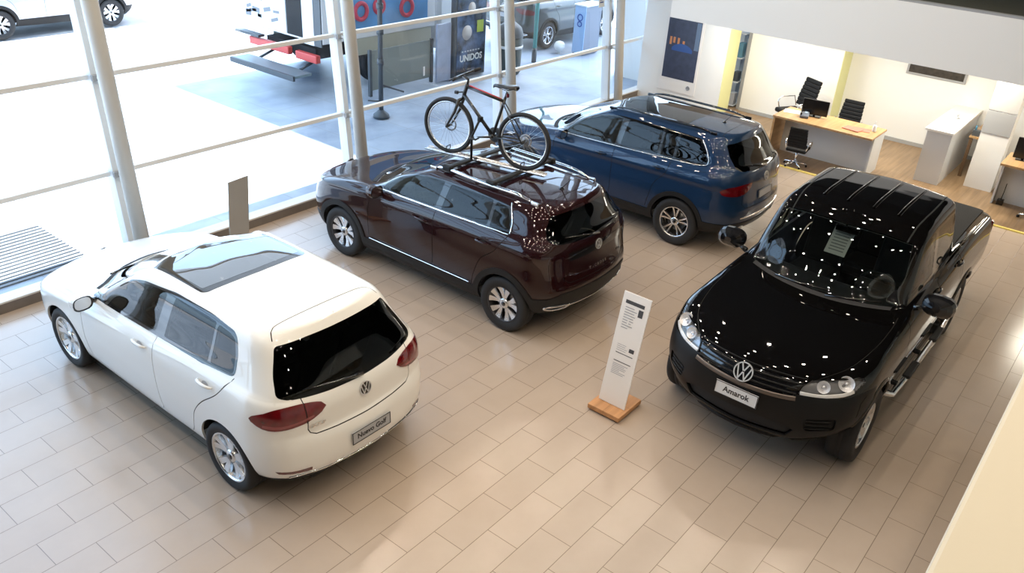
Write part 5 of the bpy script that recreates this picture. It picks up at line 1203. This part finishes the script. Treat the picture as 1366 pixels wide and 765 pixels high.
    MB().box((.05, -.06, .735), (1.1, .40, .035), None, .004).build('table_top', M['desk_wood'], d); MB().box((-.46, .10, .36), (.05, .05, .715)).build('leg', mat('leg_brown', (.12, .07, .035), .5), d); MB().box((.55, .10, .36), (.05, .05, .715)).build('leg', MATS['leg_brown'], d)
    MB().box((.05, -.1, .38), (.9, .02, .60)).build('back_panel', M['wall_white'], d)
    o = empty('desk_organizer', (16.35, 2.42, .7525)); tag(o, 'small dark desk organizer with pens on the side table', 'organizer')
    MB().box((0, 0, .05), (.10, .12, .10)).build('tray', M['steel'], o); q = MB()
    for k in range(4): q.tube([(-.03 + k * .02, .02, .08), (-.04 + k * .025, .03, .17)], .005, 6)
    q.build('pens', mat('pen_blue', (.05, .25, .40), .4), o)
    d = empty('sales_desk', (15.45, .90, 0)); tag(d, 'white sales desk with a wood top right of the grey banded pillar', 'desk')
    MB().box((0, 0, .735), (.8, 1.7, .035), None, .004).build('desk_top', M['desk_wood'], d); MB().box((.0, 0, .37), (.025, 1.6, .70)).build('modesty_panel', M['lam_white'], d)
    for y in (.82, -.82): MB().box((.1, y, .36), (.58, .03, .715)).build('side_panel', M['lam_white'], d)
    m = empty('computer_monitor', (15.48, 1.52, .7525), .15); tag(m, 'black monitor on the sales desk right of the pillar', 'monitor')
    MB().box((0, 0, .20), (.035, .30, .34), None, .008).build('screen', M['screen'], m); MB().box((.03, 0, .008), (.16, .2, .014), None, .004).build('foot', M['screen'], m); MB().tube([(.03, 0, .01), (.03, 0, .12)], .02, 8).build('neck', M['screen'], m)
    office_chair('office_chair', (14.95, 1.02, 0), math.radians(20), 'black office chair cut off by the picture edge in front of the sales desk', sc=.8)
    o = empty('power_box', (15.40, 1.60, 0)); tag(o, 'small black floor box under the sales desk', 'box'); MB().box((-.08, .0, .05), (.09, .10, .10), None, .01).build('body', M['screen'], o); MB().tube([(-.08, .0, .09), (.0, .0, .2), (.0, .0, .35)], .006, 6).build('cable', M['screen'], o)
    # poster on the left pillar
    p = empty('wall_poster', (16.155, 8.2, 1.1)); tag(p, 'dark poster of a blue car at night on the white pillar', 'poster')
    pm, t, b = nt('poster_print'); tc = t.nodes.new('ShaderNodeTexCoord'); n = t.nodes.new('ShaderNodeTexNoise'); n.inputs['Scale'].default_value = 9; n.inputs['Detail'].default_value = 6; t.links.new(tc.outputs['Object'], n.inputs[0]); rp = t.nodes.new('ShaderNodeValToRGB')
    for e, c in zip(rp.color_ramp.elements, ((.01, .012, .03, 1), (.05, .06, .11, 1))): e.color = c
    t.links.new(n.outputs['Fac'], rp.inputs[0]); t.links.new(rp.outputs[0], b.inputs['Base Color']); b.inputs['Roughness'].default_value = .35
    MB().box((0, .0, -.02), (.014, .86, 1.60)).build('poster_board', M['board_white'], p)
    MB().box((-.008, .0, .08), (.004, .76, 1.25)).build('poster_picture', pm, p)
    q = MB(); q.grid([[(-.0105 - .002 * math.sin(PI * j / 8), .24 - .06 * j, .03 + z + (.10 if z > .02 else 0) * math.sin(PI * j / 8)**.7) for j in range(9)] for z in (0, .03, .06)]); q.build('poster_car', mat('poster_blue', (.02, .07, .25), .3), p)
    q = MB()
    for y, z, h in ((.28, .22, .16), (.20, .24, .12), (.10, .22, .15), (-.02, .20, .10)): q.box((-.0105, y, z), (.002, .05, h))
    q.build('poster_lights', mat('poster_amber', (.55, .22, .08), .4), p)
    q = MB(); q.box((-.0105, -.32, .38), (.002, .10, .55)); q.build('poster_sky', mat('poster_grey', (.12, .17, .26), .4), p)
    vw_badge(p, Vector((-.009, -.27, -.68)), (0, -1, 0), (0, 0, 1), .05)
    # picture on the rear wall
    p = empty('framed_picture', (17.415, 3.55, 1.62)); tag(p, 'wide dark framed photograph hanging on the white office wall', 'picture')
    MB().box((0, 0, 0), (.03, 1.06, .56), None, .004).build('frame', M['wall_grey'], p); MB().box((-.017, 0, 0), (.004, .98, .48)).build('picture_print', mat('picture_print', (.045, .038, .03), .4, var=.9, vscale=14), p)
    q = MB(); q.box((-.020, 0, -.02), (.002, .98, .04)); q.build('picture_horizon', mat('picture_pale', (.20, .18, .15), .5), p)
    # glazed shelf in the gap behind the pillar
    s = empty('display_shelf', (17.05, 7.3, 0)); tag(s, 'narrow glazed display shelf in the gap beside the yellow-lit pillar side', 'shelf')
    for z in (.05, .55, 1.05, 1.55): MB().box((.1, 0, z), (.35, .16, .02)).build('shelf_board', M['lam_white'], s)
    MB().box((.28, 0, .9), (.02, .17, 1.75)).build('back_panel', mat('shelf_back', (.30, .34, .38), .3), s)
    for k, (z, h, m_) in enumerate(((.56, .2, M['steel']), (1.06, .30, mat('box_teal', (.10, .22, .28), .4)), (.06, .25, M['plate_grey']))):
        o = MB().box((0, 0, h / 2), (.16, .11, h), None, .01).build('storage_box', m_, None, (17.08, 7.3, z + .001)); tag(o, ('dark box on the middle board of the narrow display shelf', 'teal box on the upper board of the narrow display shelf', 'grey box on the bottom board of the narrow display shelf')[k], 'box', 'boxes on the display shelf')
# ------------------------------------------------------------------ bicycle on its carrier
def build_bike():
    A = Vector((7.347, 5.514, 0)); Bv = Vector((7.147, 6.48, 0)); d = (Bv - A); ang = math.atan2(d.y, d.x)
    WB = .987; R = .335; zc = 1.885
    r = empty('bicycle', (A.x, A.y, zc), ang); tag(r, 'black and red mountain bike standing on the roof of the burgundy car', 'bicycle')
    bk = mat('bike_black', (.012, .012, .013), .3, coat=.5); rd = mat('bike_red', (.50, .03, .035), .35, coat=.5)
    def wheel(s, name):
        w = MB(); n = 48; w.tube([(s + (R - .022) * math.cos(2 * PI * k / n), 0, (R - .022) * math.sin(2 * PI * k / n)) for k in range(n)], .024, 10, closed=True); o = w.build(name, M['rubber'], r)
        w = MB(); w.tube([(s + (R - .052) * math.cos(2 * PI * k / n), 0, (R - .052) * math.sin(2 * PI * k / n)) for k in range(n)], .011, 8, closed=True); rim = w.build('rim', M['alloy'], o)
        w = MB()
        for k in range(28):
            a = 2 * PI * k / 28; b = a + (.5 if k % 2 else -.5); e = .028 if (k // 2) % 2 else -.028
            w.tube([(s + .022 * math.cos(b), e, .022 * math.sin(b)), (s + (R - .055) * math.cos(a), 0, (R - .055) * math.sin(a))], .0013, 4, cap=False)
        w.build('spokes', M['alloy'], o)['kind'] = 'stuff'
        w = MB(); w.tube([(s, -.055, 0), (s, .055, 0)], .018, 12); w.build('hub', bk, o)
        w = MB(); w.lathe([(.06, 0), (.078, 0), (.078, .003), (.06, .003)], (s, -.045, 0), 'Y', 24); w.build('brake_rotor', M['disc'], o)
        return o
    wheel(0, 'rear_wheel'); wheel(WB, 'front_wheel')
    bb = (.40, 0, -.01); st = (.265, 0, .46); hb = (.795, 0, .40); ht = (.755, 0, .53); rh = (0, 0, 0)
    f = MB(); f.tube([bb, st], .017, 10); f.tube([bb, hb], .021, 10); f.tube([hb, ht], .023, 10)
    for y in (.045, -.045): f.tube([(bb[0], y * .6, bb[2]), (rh[0], y * 1.4, 0)], .010, 8); f.tube([(st[0] + .015, y * .5, st[2] - .06), (rh[0], y * 1.4, 0)], .008, 8)
    f.tube([(.40, -.04, -.01), (.40, .04, -.01)], .025, 12); f.build('frame', bk, r)
    f = MB(); f.tube([(st[0] + .01, 0, st[2] - .045), (ht[0] + .012, 0, ht[2] - .03)], .018, 10); f.build('top_tube', bk, r); f = MB(); f.tube([(st[0] + .05, 0, st[2] - .024), (ht[0] - .03, 0, ht[2] - .014)], .009, 8); f.build('top_tube_stripe', rd, r)
    f = MB()
    for y in (.06, -.06): f.tube([(hb[0] + .035, y, hb[2] - .06), (hb[0] + .085, y, hb[2] - .20), (WB, y, 0)], [.019, .018, .012], 10)
    f.tube([(hb[0] + .035, -.07, hb[2] - .06), (hb[0] + .035, .07, hb[2] - .06)], .02, 10); f.tube([hb, (hb[0] + .02, 0, hb[2] - .05)], .018, 8); f.build('fork', bk, r)
    f = MB(); f.tube([ht, (ht[0] - .01, 0, ht[2] + .05), (ht[0] + .07, 0, ht[2] + .085)], .016, 10); f.build('stem', bk, r)
    hx, hz = ht[0] + .07, ht[2] + .09
    f = MB(); f.tube([(hx - .06, -.31, hz + .02), (hx - .03, -.20, hz + .015), (hx, -.06, hz), (hx, .06, hz), (hx - .03, .20, hz + .015), (hx - .06, .31, hz + .02)], .0125, 10); hbar = f.build('handlebar', bk, r)
    for s in (1, -1):
        f = MB(); f.tube([(hx - .036, s * .21, hz + .016), (hx - .06, s * .31, hz + .02)], .018, 10); f.build('grip', M['rubber'], hbar)
        f = MB(); f.tube([(hx - .015, s * .16, hz + .01), (hx + .03, s * .18, hz - .01), (hx + .015, s * .27, hz - .015)], .007, 6); f.build('brake_lever', bk, hbar)
    f = MB(); f.tube([st, (.245, 0, .53)], .014, 8); f.build('seat_post', bk, r)
    f = MB(); G = []
    for x, w_, z in ((.42, .012, .575), (.40, .022, .59), (.33, .035, .592), (.25, .055, .595), (.17, .080, .605), (.135, .078, .605), (.12, .05, .595)):
        G.append([(x, w_ * math.cos(t), z - .012 + .02 * math.sin(t)) for t in [2 * PI * k / 12 for k in range(13)]])
    f.grid(G); f.tube([(.36, .02, .565), (.25, .02, .545), (.17, .02, .57)], .004, 6); f.tube([(.36, -.02, .565), (.25, -.02, .545), (.17, -.02, .57)], .004, 6); f.build('saddle', bk, r)
    # drive train on the right side (-y)
    f = MB(); f.lathe([(.03, 0), (.085, 0), (.088, .004), (.085, .008), (.03, .008)], (bb[0], -.055, bb[2]), 'Y', 28); ch = f.build('chainring', M['steel'], r)
    for s, a in ((1, 3.3), (-1, 3.3 + PI)):
        e = (bb[0] + .17 * math.cos(a) * s * (1 if s > 0 else -1), s * .075, bb[2] + .17 * math.sin(a) * s * (1 if s > 0 else -1))
        e = (bb[0] + .17 * (s), s * .075, bb[2] - .03 * s)
        f = MB(); f.tube([(bb[0], s * .055, bb[2]), e], [.014, .011], 8); cr = f.build('crank', bk, r); f = MB(); f.box((e[0], e[1] + s * .05, e[2]), (.085, .09, .022), None, .006); f.build('pedal', bk, cr)
    f = MB()
    for k in range(5): f.lathe([(.02, 0), (.03 + .006 * k, 0), (.03 + .006 * k, .002), (.02, .002)], (0, -.052 + .005 * k, 0), 'Y', 22)
    f.build('cassette', M['disc'], r)
    f = MB(); f.tube([(bb[0], -.05, bb[2] + .087), (0, -.045, .045)], .004, 6); f.tube([(bb[0], -.05, bb[2] - .087), (.02, -.045, -.09), (0, -.045, -.04)], .004, 6); f.build('chain', M['steel'], r)
    f = MB(); f.box((.0, -.06, -.045), (.03, .03, .06), (0, .3, 0), .006); f.box((.02, -.06, -.09), (.02, .015, .06)); f.build('derailleur', bk, r)
    f = MB(); f.box((st[0] - .028, 0, st[2] + .03), (.03, .04, .05), None, .01); f.build('rear_reflector', M['red_lens'], r); f = MB(); f.box((hb[0] + .10, 0, hb[2] + .01), (.05, .04, .04), None, .012); f.tube([(hb[0], 0, hb[2] + .03), (hb[0] + .10, 0, hb[2] + .01)], .008, 6); f.build('front_light', bk, r)
    # carrier: two bars on the rails, a tray under the wheels and an arm to the frame
    k = empty('bike_carrier', (7.325, 6.326, 0), PI / 2); tag(k, 'black roof bars with a bicycle tray clamped to the silver rails of the burgundy car', 'roof rack')
    zb = 1.545; ym = .56
    for x in (-.18, -.83):
        f = MB(); n = 10; f.grid([[(x + .045 * math.cos(2 * PI * i / n), y, zb + .016 * math.sin(2 * PI * i / n)) for i in range(n + 1)] for y in (-ym, ym)]); b = f.build('cross_bar', M['cladding'], k)
        for s in (1, -1): MB().box((x, s * .545, zb - .005), (.13, .07, .075), None, .02).build('bar_foot', M['cladding'], b)
    # tray follows the wheels (car axes: forward = +Y world, left = -X world)
    def loc(p): return (p[1] - 6.326, -(p[0] - 7.325), p[2])
    t0 = A + (A - Bv).normalized() * .30; t1 = Bv + (Bv - A).normalized() * .30; zt = zc - R - .004
    u = Vector(loc(t0)); v = Vector(loc(t1)); dd = (v - u).normalized(); nn = Vector((-dd.y, dd.x, 0)); f = MB()
    G = []
    for e, h in ((-.05, .025), (-.045, 0), (.045, 0), (.05, .025), (.043, .022), (.038, .006), (-.038, .006), (-.043, .022), (-.05, .025)): G.append([tuple(u + nn * e + Vector((0, 0, zt + h - .006))), tuple(v + nn * e + Vector((0, 0, zt + h - .006)))])
    f.grid(G); f.build('wheel_tray', M['alloy'], k)
    for s in (0, .987):
        c = Vector(loc(A + (Bv - A).normalized() * s)); n = 14
        f = MB(); f.tube([tuple(c + dd * (.12 * math.sin(a)) + nn * .0 + Vector((0, 0, zt + .01 + .055 * (1 - math.cos(a))))) for a in [PI * i / n for i in range(n + 1)]][:9], .007, 6); f.tube([tuple(c + nn * (-.05) + Vector((0, 0, zt + .02))), tuple(c + nn * (-.045) + Vector((0, 0, zt + .09))), tuple(c + nn * .045 + Vector((0, 0, zt + .09))), tuple(c + nn * .05 + Vector((0, 0, zt + .02)))], .006, 6); f.build('wheel_strap', M['cladding'], k)
    c = Vector(loc(A + (Bv - A).normalized() * .62)); f = MB(); f.tube([tuple(c + nn * .09 + Vector((0, 0, zt + .02))), tuple(c + nn * .10 + Vector((0, 0, zt + .30))), tuple(c + nn * .03 + dd * -.06 + Vector((0, 0, zt + .50)))], [.016, .014, .014], 8); f.box(tuple(c + nn * .02 + dd * -.06 + Vector((0, 0, zt + .50))), (.05, .06, .06), None, .012); f.build('frame_clamp', M['cladding'], k)
# ------------------------------------------------------------------ the street outside
def recolour(o, a, b):
    for q in [o] + list(o.children_recursive):
        if q.type == 'MESH':
            for s in q.material_slots:
                if s.material == a: s.link = 'OBJECT'; s.material = b
def build_truck():
    r = empty('box_truck', (11.0, 14.65, 0)); tag(r, 'white box truck with a red rear bumper parked on the street', 'truck')
    L, W = 3.2, 2.55; w = W / 2
    wh = mat('truck_white', (.74, .75, .76), .5); bl = mat('truck_blue', (.10, .30, .58), .5, var=.5, vscale=1.2); cream = mat('truck_cream', (.46, .45, .36), .6)
    MB().box((L / 2, 0, 2.1), (L, W, 2.2), None, .02).build('cargo_box', wh, r)
    MB().box((L / 2 + .2, -w - .006, 1.75), (L - .9, .012, 1.1)).build('side_graphic', bl, r)
    q = MB()
    for k, (x, z, rr) in enumerate(((1.0, 1.55, .16), (1.5, 1.6, .13), (2.3, 1.5, .17))):
        n = 20; q.tube([(x + rr * math.cos(2 * PI * i / n), -w - .014, z + rr * math.sin(2 * PI * i / n)) for i in range(n)], .05, 6, closed=True)
    q.build('side_lettering', mat('truck_red', (.55, .05, .09), .5), r)
    MB().box((L / 2 + .3, -w + .03, .86), (L - .8, .03, .40)).build('side_skirt', cream, r); MB().box((L / 2 + .3, w - .03, .86), (L - .8, .03, .40)).build('side_skirt', cream, r)
    MB().box((L / 2 + 1, 0, .70), (L + 1.6, 1.6, .22)).build('chassis', M['dark'], r)
    MB().box((-.012, .55, 2.05), (.02, 1.45, 2.0)).build('rear_door', wh, r); MB().box((-.012, -.45, 2.05), (.024, .48, 2.0)).build('door_gap', M['dark'], r); MB().box((-.02, -.88, 2.0), (.03, .34, 2.1)).build('rear_door', wh, r); MB().box((-.016, -1.16, 2.0), (.028, .20, 2.1)).build('corner_post', M['steel'], r)
    q = MB(); rn = random.Random(5)
    for k in range(14):
        y = .05 + 1.1 * rn.random(); z = 1.25 + .55 * rn.random(); q.box((-.026, y, z), (.006, .10 + .15 * rn.random(), .05 + .07 * rn.random()), (rn.uniform(-.4, .1), 0, 0))
    q.build('door_graphic', mat('graphic_grey', (.20, .21, .23), .6), r)
    MB().box((-.026, .35, 1.98), (.006, .8, .24), (-.1, 0, 0), .002).build('door_script', mat('graphic_pink', (.58, .32, .34), .6), r)
    MB().box((-.05, .35, .72), (.12, 1.3, .16), None, .02).build('rear_bumper', mat('bumper_red', (.60, .07, .06), .4), r); MB().box((-.05, -.85, .70), (.12, .65, .16), None, .02).build('rear_bumper', MATS['bumper_red'], r)
    MB().box((-.08, 1.0, .86), (.16, .8, .05)).build('door_sill', M['steel'], r)
    t = MB().box((-.48, -.18, .45), (.46, 2.05, .055), None, .01).build('tail_lift', mat('lift_steel', (.20, .26, .28), .4, metal=.4), r); MB().box((-.70, -.18, .43), (.05, 2.05, .10)).build('lift_edge', M['steel'], t)
    for y in (.5, -.8): MB().tube([(-.25, y, .45), (.3, y, .62)], .03, 8).build('lift_arm', M['steel'], t)
    for x in (1.55, 4.0):
        for s in (1, -1): make_wheel(r, (x, s * (w - .16), .45), .45, .26, .28, 'amarok', s)
    MB().box((L + .95, 0, 1.35), (1.5, 2.3, 1.9), None, .15).build('cab', wh, r); MB().box((L + 1.2, -1.155, 1.75), (.7, .012, .6), None, .004).build('cab_window', M['screen'], r)
def build_street(tc, tg):
    v = copy_tree(tc); v.location = (9.60, 22.25, 0); v.rotation_euler = (0, 0, 0); tag(v, 'silver car parked on the far side of the street', 'car')
    recolour(v, M['burgundy_paint'], paint('silver_paint', (.50, .51, .54), metal=.5))
    d = copy_tree(tg); d.location = (19.48, 13.92, 0); d.rotation_euler = (0, 0, 0); tag(d, 'dark green car parked outside behind the grey pedestal', 'car')
    recolour(d, M['blue_paint'], paint('dark_green_paint', (.030, .040, .042), metal=.4))
    build_truck()
    # street furniture
    p = empty('street_pole', (10.87, 11.6, 0)); tag(p, 'slim dark steel pole on the pavement in front of the truck', 'pole')
    q = MB(); q.tube([(0, 0, 0), (0, 0, 5.6)], .045, 14); q.build('shaft', M['steel'], p); q = MB(); q.lathe([(.045, 0), (.16, 0), (.15, .05), (.07, .12), (.045, .14)], n=20); q.build('foot', M['steel'], p)
    q = MB()
    for z in (1.0, 1.55, 2.0): q.lathe([(.045, z), (.065, z), (.065, z + .10), (.045, z + .10)], n=16)
    q.build('collar', M['steel'], p); q = MB(); q.tube([(0, 0, .62), (.5, -.10, .42)], .018, 8); q.tube([(0, 0, .30), (-.28, .05, .36)], .016, 8); q.tube([(0, 0, .30), (.28, -.05, .24)], .016, 8); q.build('stay', M['steel'], p)
    b = empty('site_board', (12.55, 12.72, 0)); tag(b, 'low grey green board standing on the pavement before the truck', 'board')
    MB().box((-.06, 0, .52), (1.75, .03, .80)).build('panel', mat('board_green', (.20, .22, .20), .25), b); MB().box((.84, -.02, .48), (.06, .06, .94)).build('post', M['steel'], b); MB().box((-.94, -.02, .48), (.06, .06, .94)).build('post', M['steel'], b)
    MB().box((.62, -.018, .28), (.05, .006, .20)).build('sticker', M['paper'], b)
    # poster case
    s = empty('poster_case', (14.47, 12.6, 0)); tag(s, 'tall black film poster case with white lettering outside the window', 'advertising sign')
    MB().box((0, 0, 1.25), (1.04, .14, 2.5), None, .02).build('case', M['steel'], s)
    pm, t, bb = nt('film_poster'); tc_ = t.nodes.new('ShaderNodeTexCoord'); n = t.nodes.new('ShaderNodeTexNoise'); n.inputs['Scale'].default_value = 3.2; n.inputs['Detail'].default_value = 5; t.links.new(tc_.outputs['Object'], n.inputs[0]); rp = t.nodes.new('ShaderNodeValToRGB'); rp.color_ramp.elements[0].position = .42; rp.color_ramp.elements[0].color = (.012, .016, .026, 1); rp.color_ramp.elements[1].position = .62; rp.color_ramp.elements[1].color = (.10, .15, .26, 1); t.links.new(n.outputs['Fac'], rp.inputs[0]); t.links.new(rp.outputs[0], bb.inputs['Base Color']); bb.inputs['Roughness'].default_value = .2
    MB().box((0, -.074, 1.25), (.92, .008, 2.3)).build('poster', pm, s)
    q = MB(); text_mesh(q, 'UNIDOS', .20, Matrix.Translation((.02, -.079, .42)) @ Matrix.Rotation(PI / 2, 4, 'X'), depth=.001, bold=.006); q.build('lettering', M['paper'], s)
    q = MB()
    for k in range(7): q.box((-.27 + k * .09, -.079, .575), (.055, .002, .030))
    q.build('small_lettering', mat('poster_pale', (.45, .48, .52), .5), s)
    q = MB(); q.lathe([(0, .0), (.16, 0), (.16, .004), (0, .004)], (-.14, -.082, .98), 'Y', 24); q.lathe([(0, .0), (.12, 0), (.12, .004), (0, .004)], (.0, -.082, 1.50), 'Y', 24); q.build('poster_faces', mat('poster_cream', (.55, .50, .46), .5), s)
    MB().box((.30, -.079, 1.08), (.22, .002, .26)).build('poster_patch', mat('poster_lime', (.42, .50, .06), .5), s)
    o = MB().box((0, 0, .62), (.44, .06, 1.24), None, .01).build('pale_panel', mat('panel_pale', (.34, .38, .48), .4, var=.4, vscale=4), None, (13.68, 12.62, 0)); tag(o, 'narrow pale blue panel standing left of the film poster case', 'panel')
    k = empty('service_pedestal', (18.52, 12.2, 0)); tag(k, 'grey service pedestal with a pale blue side on the pavement', 'pedestal')
    MB().box((.10, 0, .60), (.70, .32, 1.2), None, .01).build('body', mat('pedestal_grey', (.20, .21, .25), .5), k); MB().box((-.262, 0, .62), (.02, .33, 1.16)).build('side_plate', mat('pedestal_blue', (.32, .46, .66), .4), k)
    q = MB()
    for z, rr in ((.92, .075), (.76, .06)): q.tube([(-.275, rr * math.cos(2 * PI * i / 18), z + rr * math.sin(2 * PI * i / 18)) for i in range(18)], .014, 6, closed=True)
    q.build('plate_mark', mat('mark_blue', (.05, .10, .34), .5), k); MB().box((.1, 0, 1.215), (.78, .40, .04), None, .01).build('lid', M['paper'], k)
    o = MB().lathe([(0, 0), (.05, 0), (.05, .06), (.10, .09), (.14, .16), (.14, .22), (.10, .29), (0, .32)], n=24).build('bollard', M['paper'], None, (18.05, 12.62, -.02)); tag(o, 'round white bollard beside the service pedestal', 'bollard')
    p = empty('sign_post', (16.75, 12.44, -.02)); tag(p, 'thin teal sign post on the pavement before the dark car', 'pole'); q = MB(); q.tube([(0, 0, 0), (0, 0, 3.4)], .05, 12); q.build('shaft', mat('post_teal', (.07, .30, .28), .5), p); q = MB(); q.tube([(0, 0, 0), (0, 0, .35)], .06, 12); q.build('sleeve', M['steel'], p); MB().box((0, -.06, 3.1), (.5, .03, .5), None, .01).build('plate', M['paper'], p)
    b = empty('waste_bin', (15.45, 12.2, -.02)); tag(b, 'dark domed waste bin outside between two white uprights', 'bin')
    q = MB(); q.lathe([(0, 0), (.24, 0), (.28, .05), (.30, .80), (.28, .84), (0, .84)], n=28); q.build('body', mat('bin_green', (.05, .065, .06), .5), b); q = MB(); q.lathe([(.31, .84), (.31, .90), (.26, 1.05), (.12, 1.16), (0, 1.19)], n=28); q.build('dome', M['steel'], b); q = MB(); q.lathe([(.30, .60), (.312, .60), (.312, .66), (.30, .66)], n=28); q.build('band', M['frame_white'], b)
    o = MB().box((0, 0, 0), (.20, .006, .26)).build('window_notice', M['paper'], None, (14.72, yf(2.12) - .02, 2.12)); o.rotation_euler = (-math.radians(6), 0, 0); tag(o, 'small white and blue notice stuck inside the glass by an upright', 'notice'); q = MB()
    for z, w_ in ((.06, .12), (.01, .09), (-.04, .12)): q.box((0, -.005, z), (w_, .002, .022))
    q.build('lettering', MATS['mark_blue'], o)
def build_paper(cx, cy):
    r = empty('price_sheet', (cx, cy, 0), PI); tag(r, 'white price sheet hanging inside the windscreen of the black pickup', 'paper')
    R = Matrix.Rotation(-.75, 3, 'Y'); o = Vector((.36, -.02, 1.52)); s = MB(); s.box(tuple(o), (.003, .21, .29), R); s.build('sheet', M['paper'], r)
    q = MB()
    for k in range(7): q.box(tuple(o + R @ Vector((.0025, .0, .10 - k * .033))), (.001, .15, .010), R)
    q.build('lettering', M['paper_ink'], r)
# ------------------------------------------------------------------ light
def spot(loc, e, col, r=.045, ang=2.4, blend=.6):
    l = bpy.data.lights.new('downlight', 'SPOT'); l.energy = e; l.color = col; l.shadow_soft_size = r; l.spot_size = ang; l.spot_blend = blend
    o = bpy.data.objects.new('downlight', l); COL.objects.link(o); o.location = loc; return o
def area(loc, e, col, sx, sy, rot=(0, 0, 0)):
    l = bpy.data.lights.new('office_light', 'AREA'); l.energy = e; l.color = col; l.shape = 'RECTANGLE'; l.size = sx; l.size_y = sy
    o = bpy.data.objects.new('office_light', l); COL.objects.link(o); o.location = loc; o.rotation_euler = rot; return o
def lighting():
    w = bpy.data.worlds.new('world'); SC.world = w; w.use_nodes = True; t = w.node_tree; bg = t.nodes['Background']
    sk = t.nodes.new('ShaderNodeTexSky'); sk.sky_type = 'NISHITA'; sk.sun_disc = False; sk.sun_elevation = math.radians(55); sk.sun_rotation = math.radians(90); sk.air_density = 1.; sk.dust_density = 3.
    mx = t.nodes.new('ShaderNodeMix'); mx.data_type = 'RGBA'; mx.inputs[0].default_value = .45; mx.inputs[7].default_value = (5.9, 8.8, 12.2, 1)
    t.links.new(sk.outputs[0], mx.inputs[6]); t.links.new(mx.outputs[2], bg.inputs[0]); bg.inputs[1].default_value = LIGHT['sky']
    s = bpy.data.lights.new('sun', 'SUN'); s.energy = LIGHT['sun']; s.color = (1, .96, .90); s.angle = .01; o = bpy.data.objects.new('sun', s); COL.objects.link(o)
    o.rotation_euler = Vector((-.52, .01, .85)).to_track_quat('Z', 'Y').to_euler()
    rn = random.Random(11)
    for x in np.arange(.6, 13.2, 1.4):
        for y in np.arange(-1.6, 8.5, 1.4):
            if x > 8 and y < 0: continue
            spot((float(x), float(y), 6.55), LIGHT['spot'], (1., .86, .69))
    for y in (.2, 2.6, 4.4, 6.4): area((15.4, y, 2.29), LIGHT['office'], (1., .95, .82), .5, .9)
LIGHT = dict(sky=.66, sun=24., spot=50., office=62.)
# ------------------------------------------------------------------ camera
CAM = dict(f=1126.4958, pitch=.4966, roll=.0674, yaw=-.9244, H=4.994)
def add_camera():
    cd = bpy.data.cameras.new('camera'); o = bpy.data.objects.new('camera', cd); COL.objects.link(o)
    cd.sensor_width = 36; cd.lens = CAM['f'] / 1366 * 36; cd.clip_end = 300; cd.clip_start = .02
    o.location = (0, 0, CAM['H'])
    R = Matrix.Rotation(CAM['yaw'], 3, 'Z') @ Matrix.Rotation(PI / 2 - CAM['pitch'], 3, 'X') @ Matrix.Rotation(CAM['roll'], 3, 'Z')
    o.rotation_euler = R.to_euler(); SC.camera = o
    return o
# ------------------------------------------------------------------ put it together
build_room()
add_camera()
golf, _ = build_golf(3.80, 6.325, PI / 2); tag(golf, 'white hatchback with a dark glass roof parked by the window', 'car')
tcar, _ = build_tcross(7.325, 6.326, PI / 2); tag(tcar, 'burgundy crossover with silver roof rails and a bicycle on top', 'car')
tig, _ = build_tiguan(10.77, 6.10, PI / 2, .96); tag(tig, 'blue family crossover with dark roof rails in the back row', 'car')
pick, _ = build_pickup(8.581, 2.08, PI); tag(pick, 'black pickup truck with a covered load bed facing the room', 'pickup truck')
build_paper(8.581, 2.08)
build_furniture(); build_bike(); build_street(tcar, tig); lighting()
SC.view_settings.view_transform = 'Standard'; SC.view_settings.look = 'None'; SC.view_settings.gamma = 1; SC.view_settings.use_curve_mapping = False
SC.view_settings.exposure = 0.
SC.cycles.use_denoising = True; SC.cycles.max_bounces = 8; SC.cycles.transparent_max_bounces = 12; SC.cycles.glossy_bounces = 4; SC.cycles.diffuse_bounces = 4; SC.cycles.sample_clamp_indirect = 6.; SC.cycles.caustics_reflective = False; SC.cycles.caustics_refractive = False
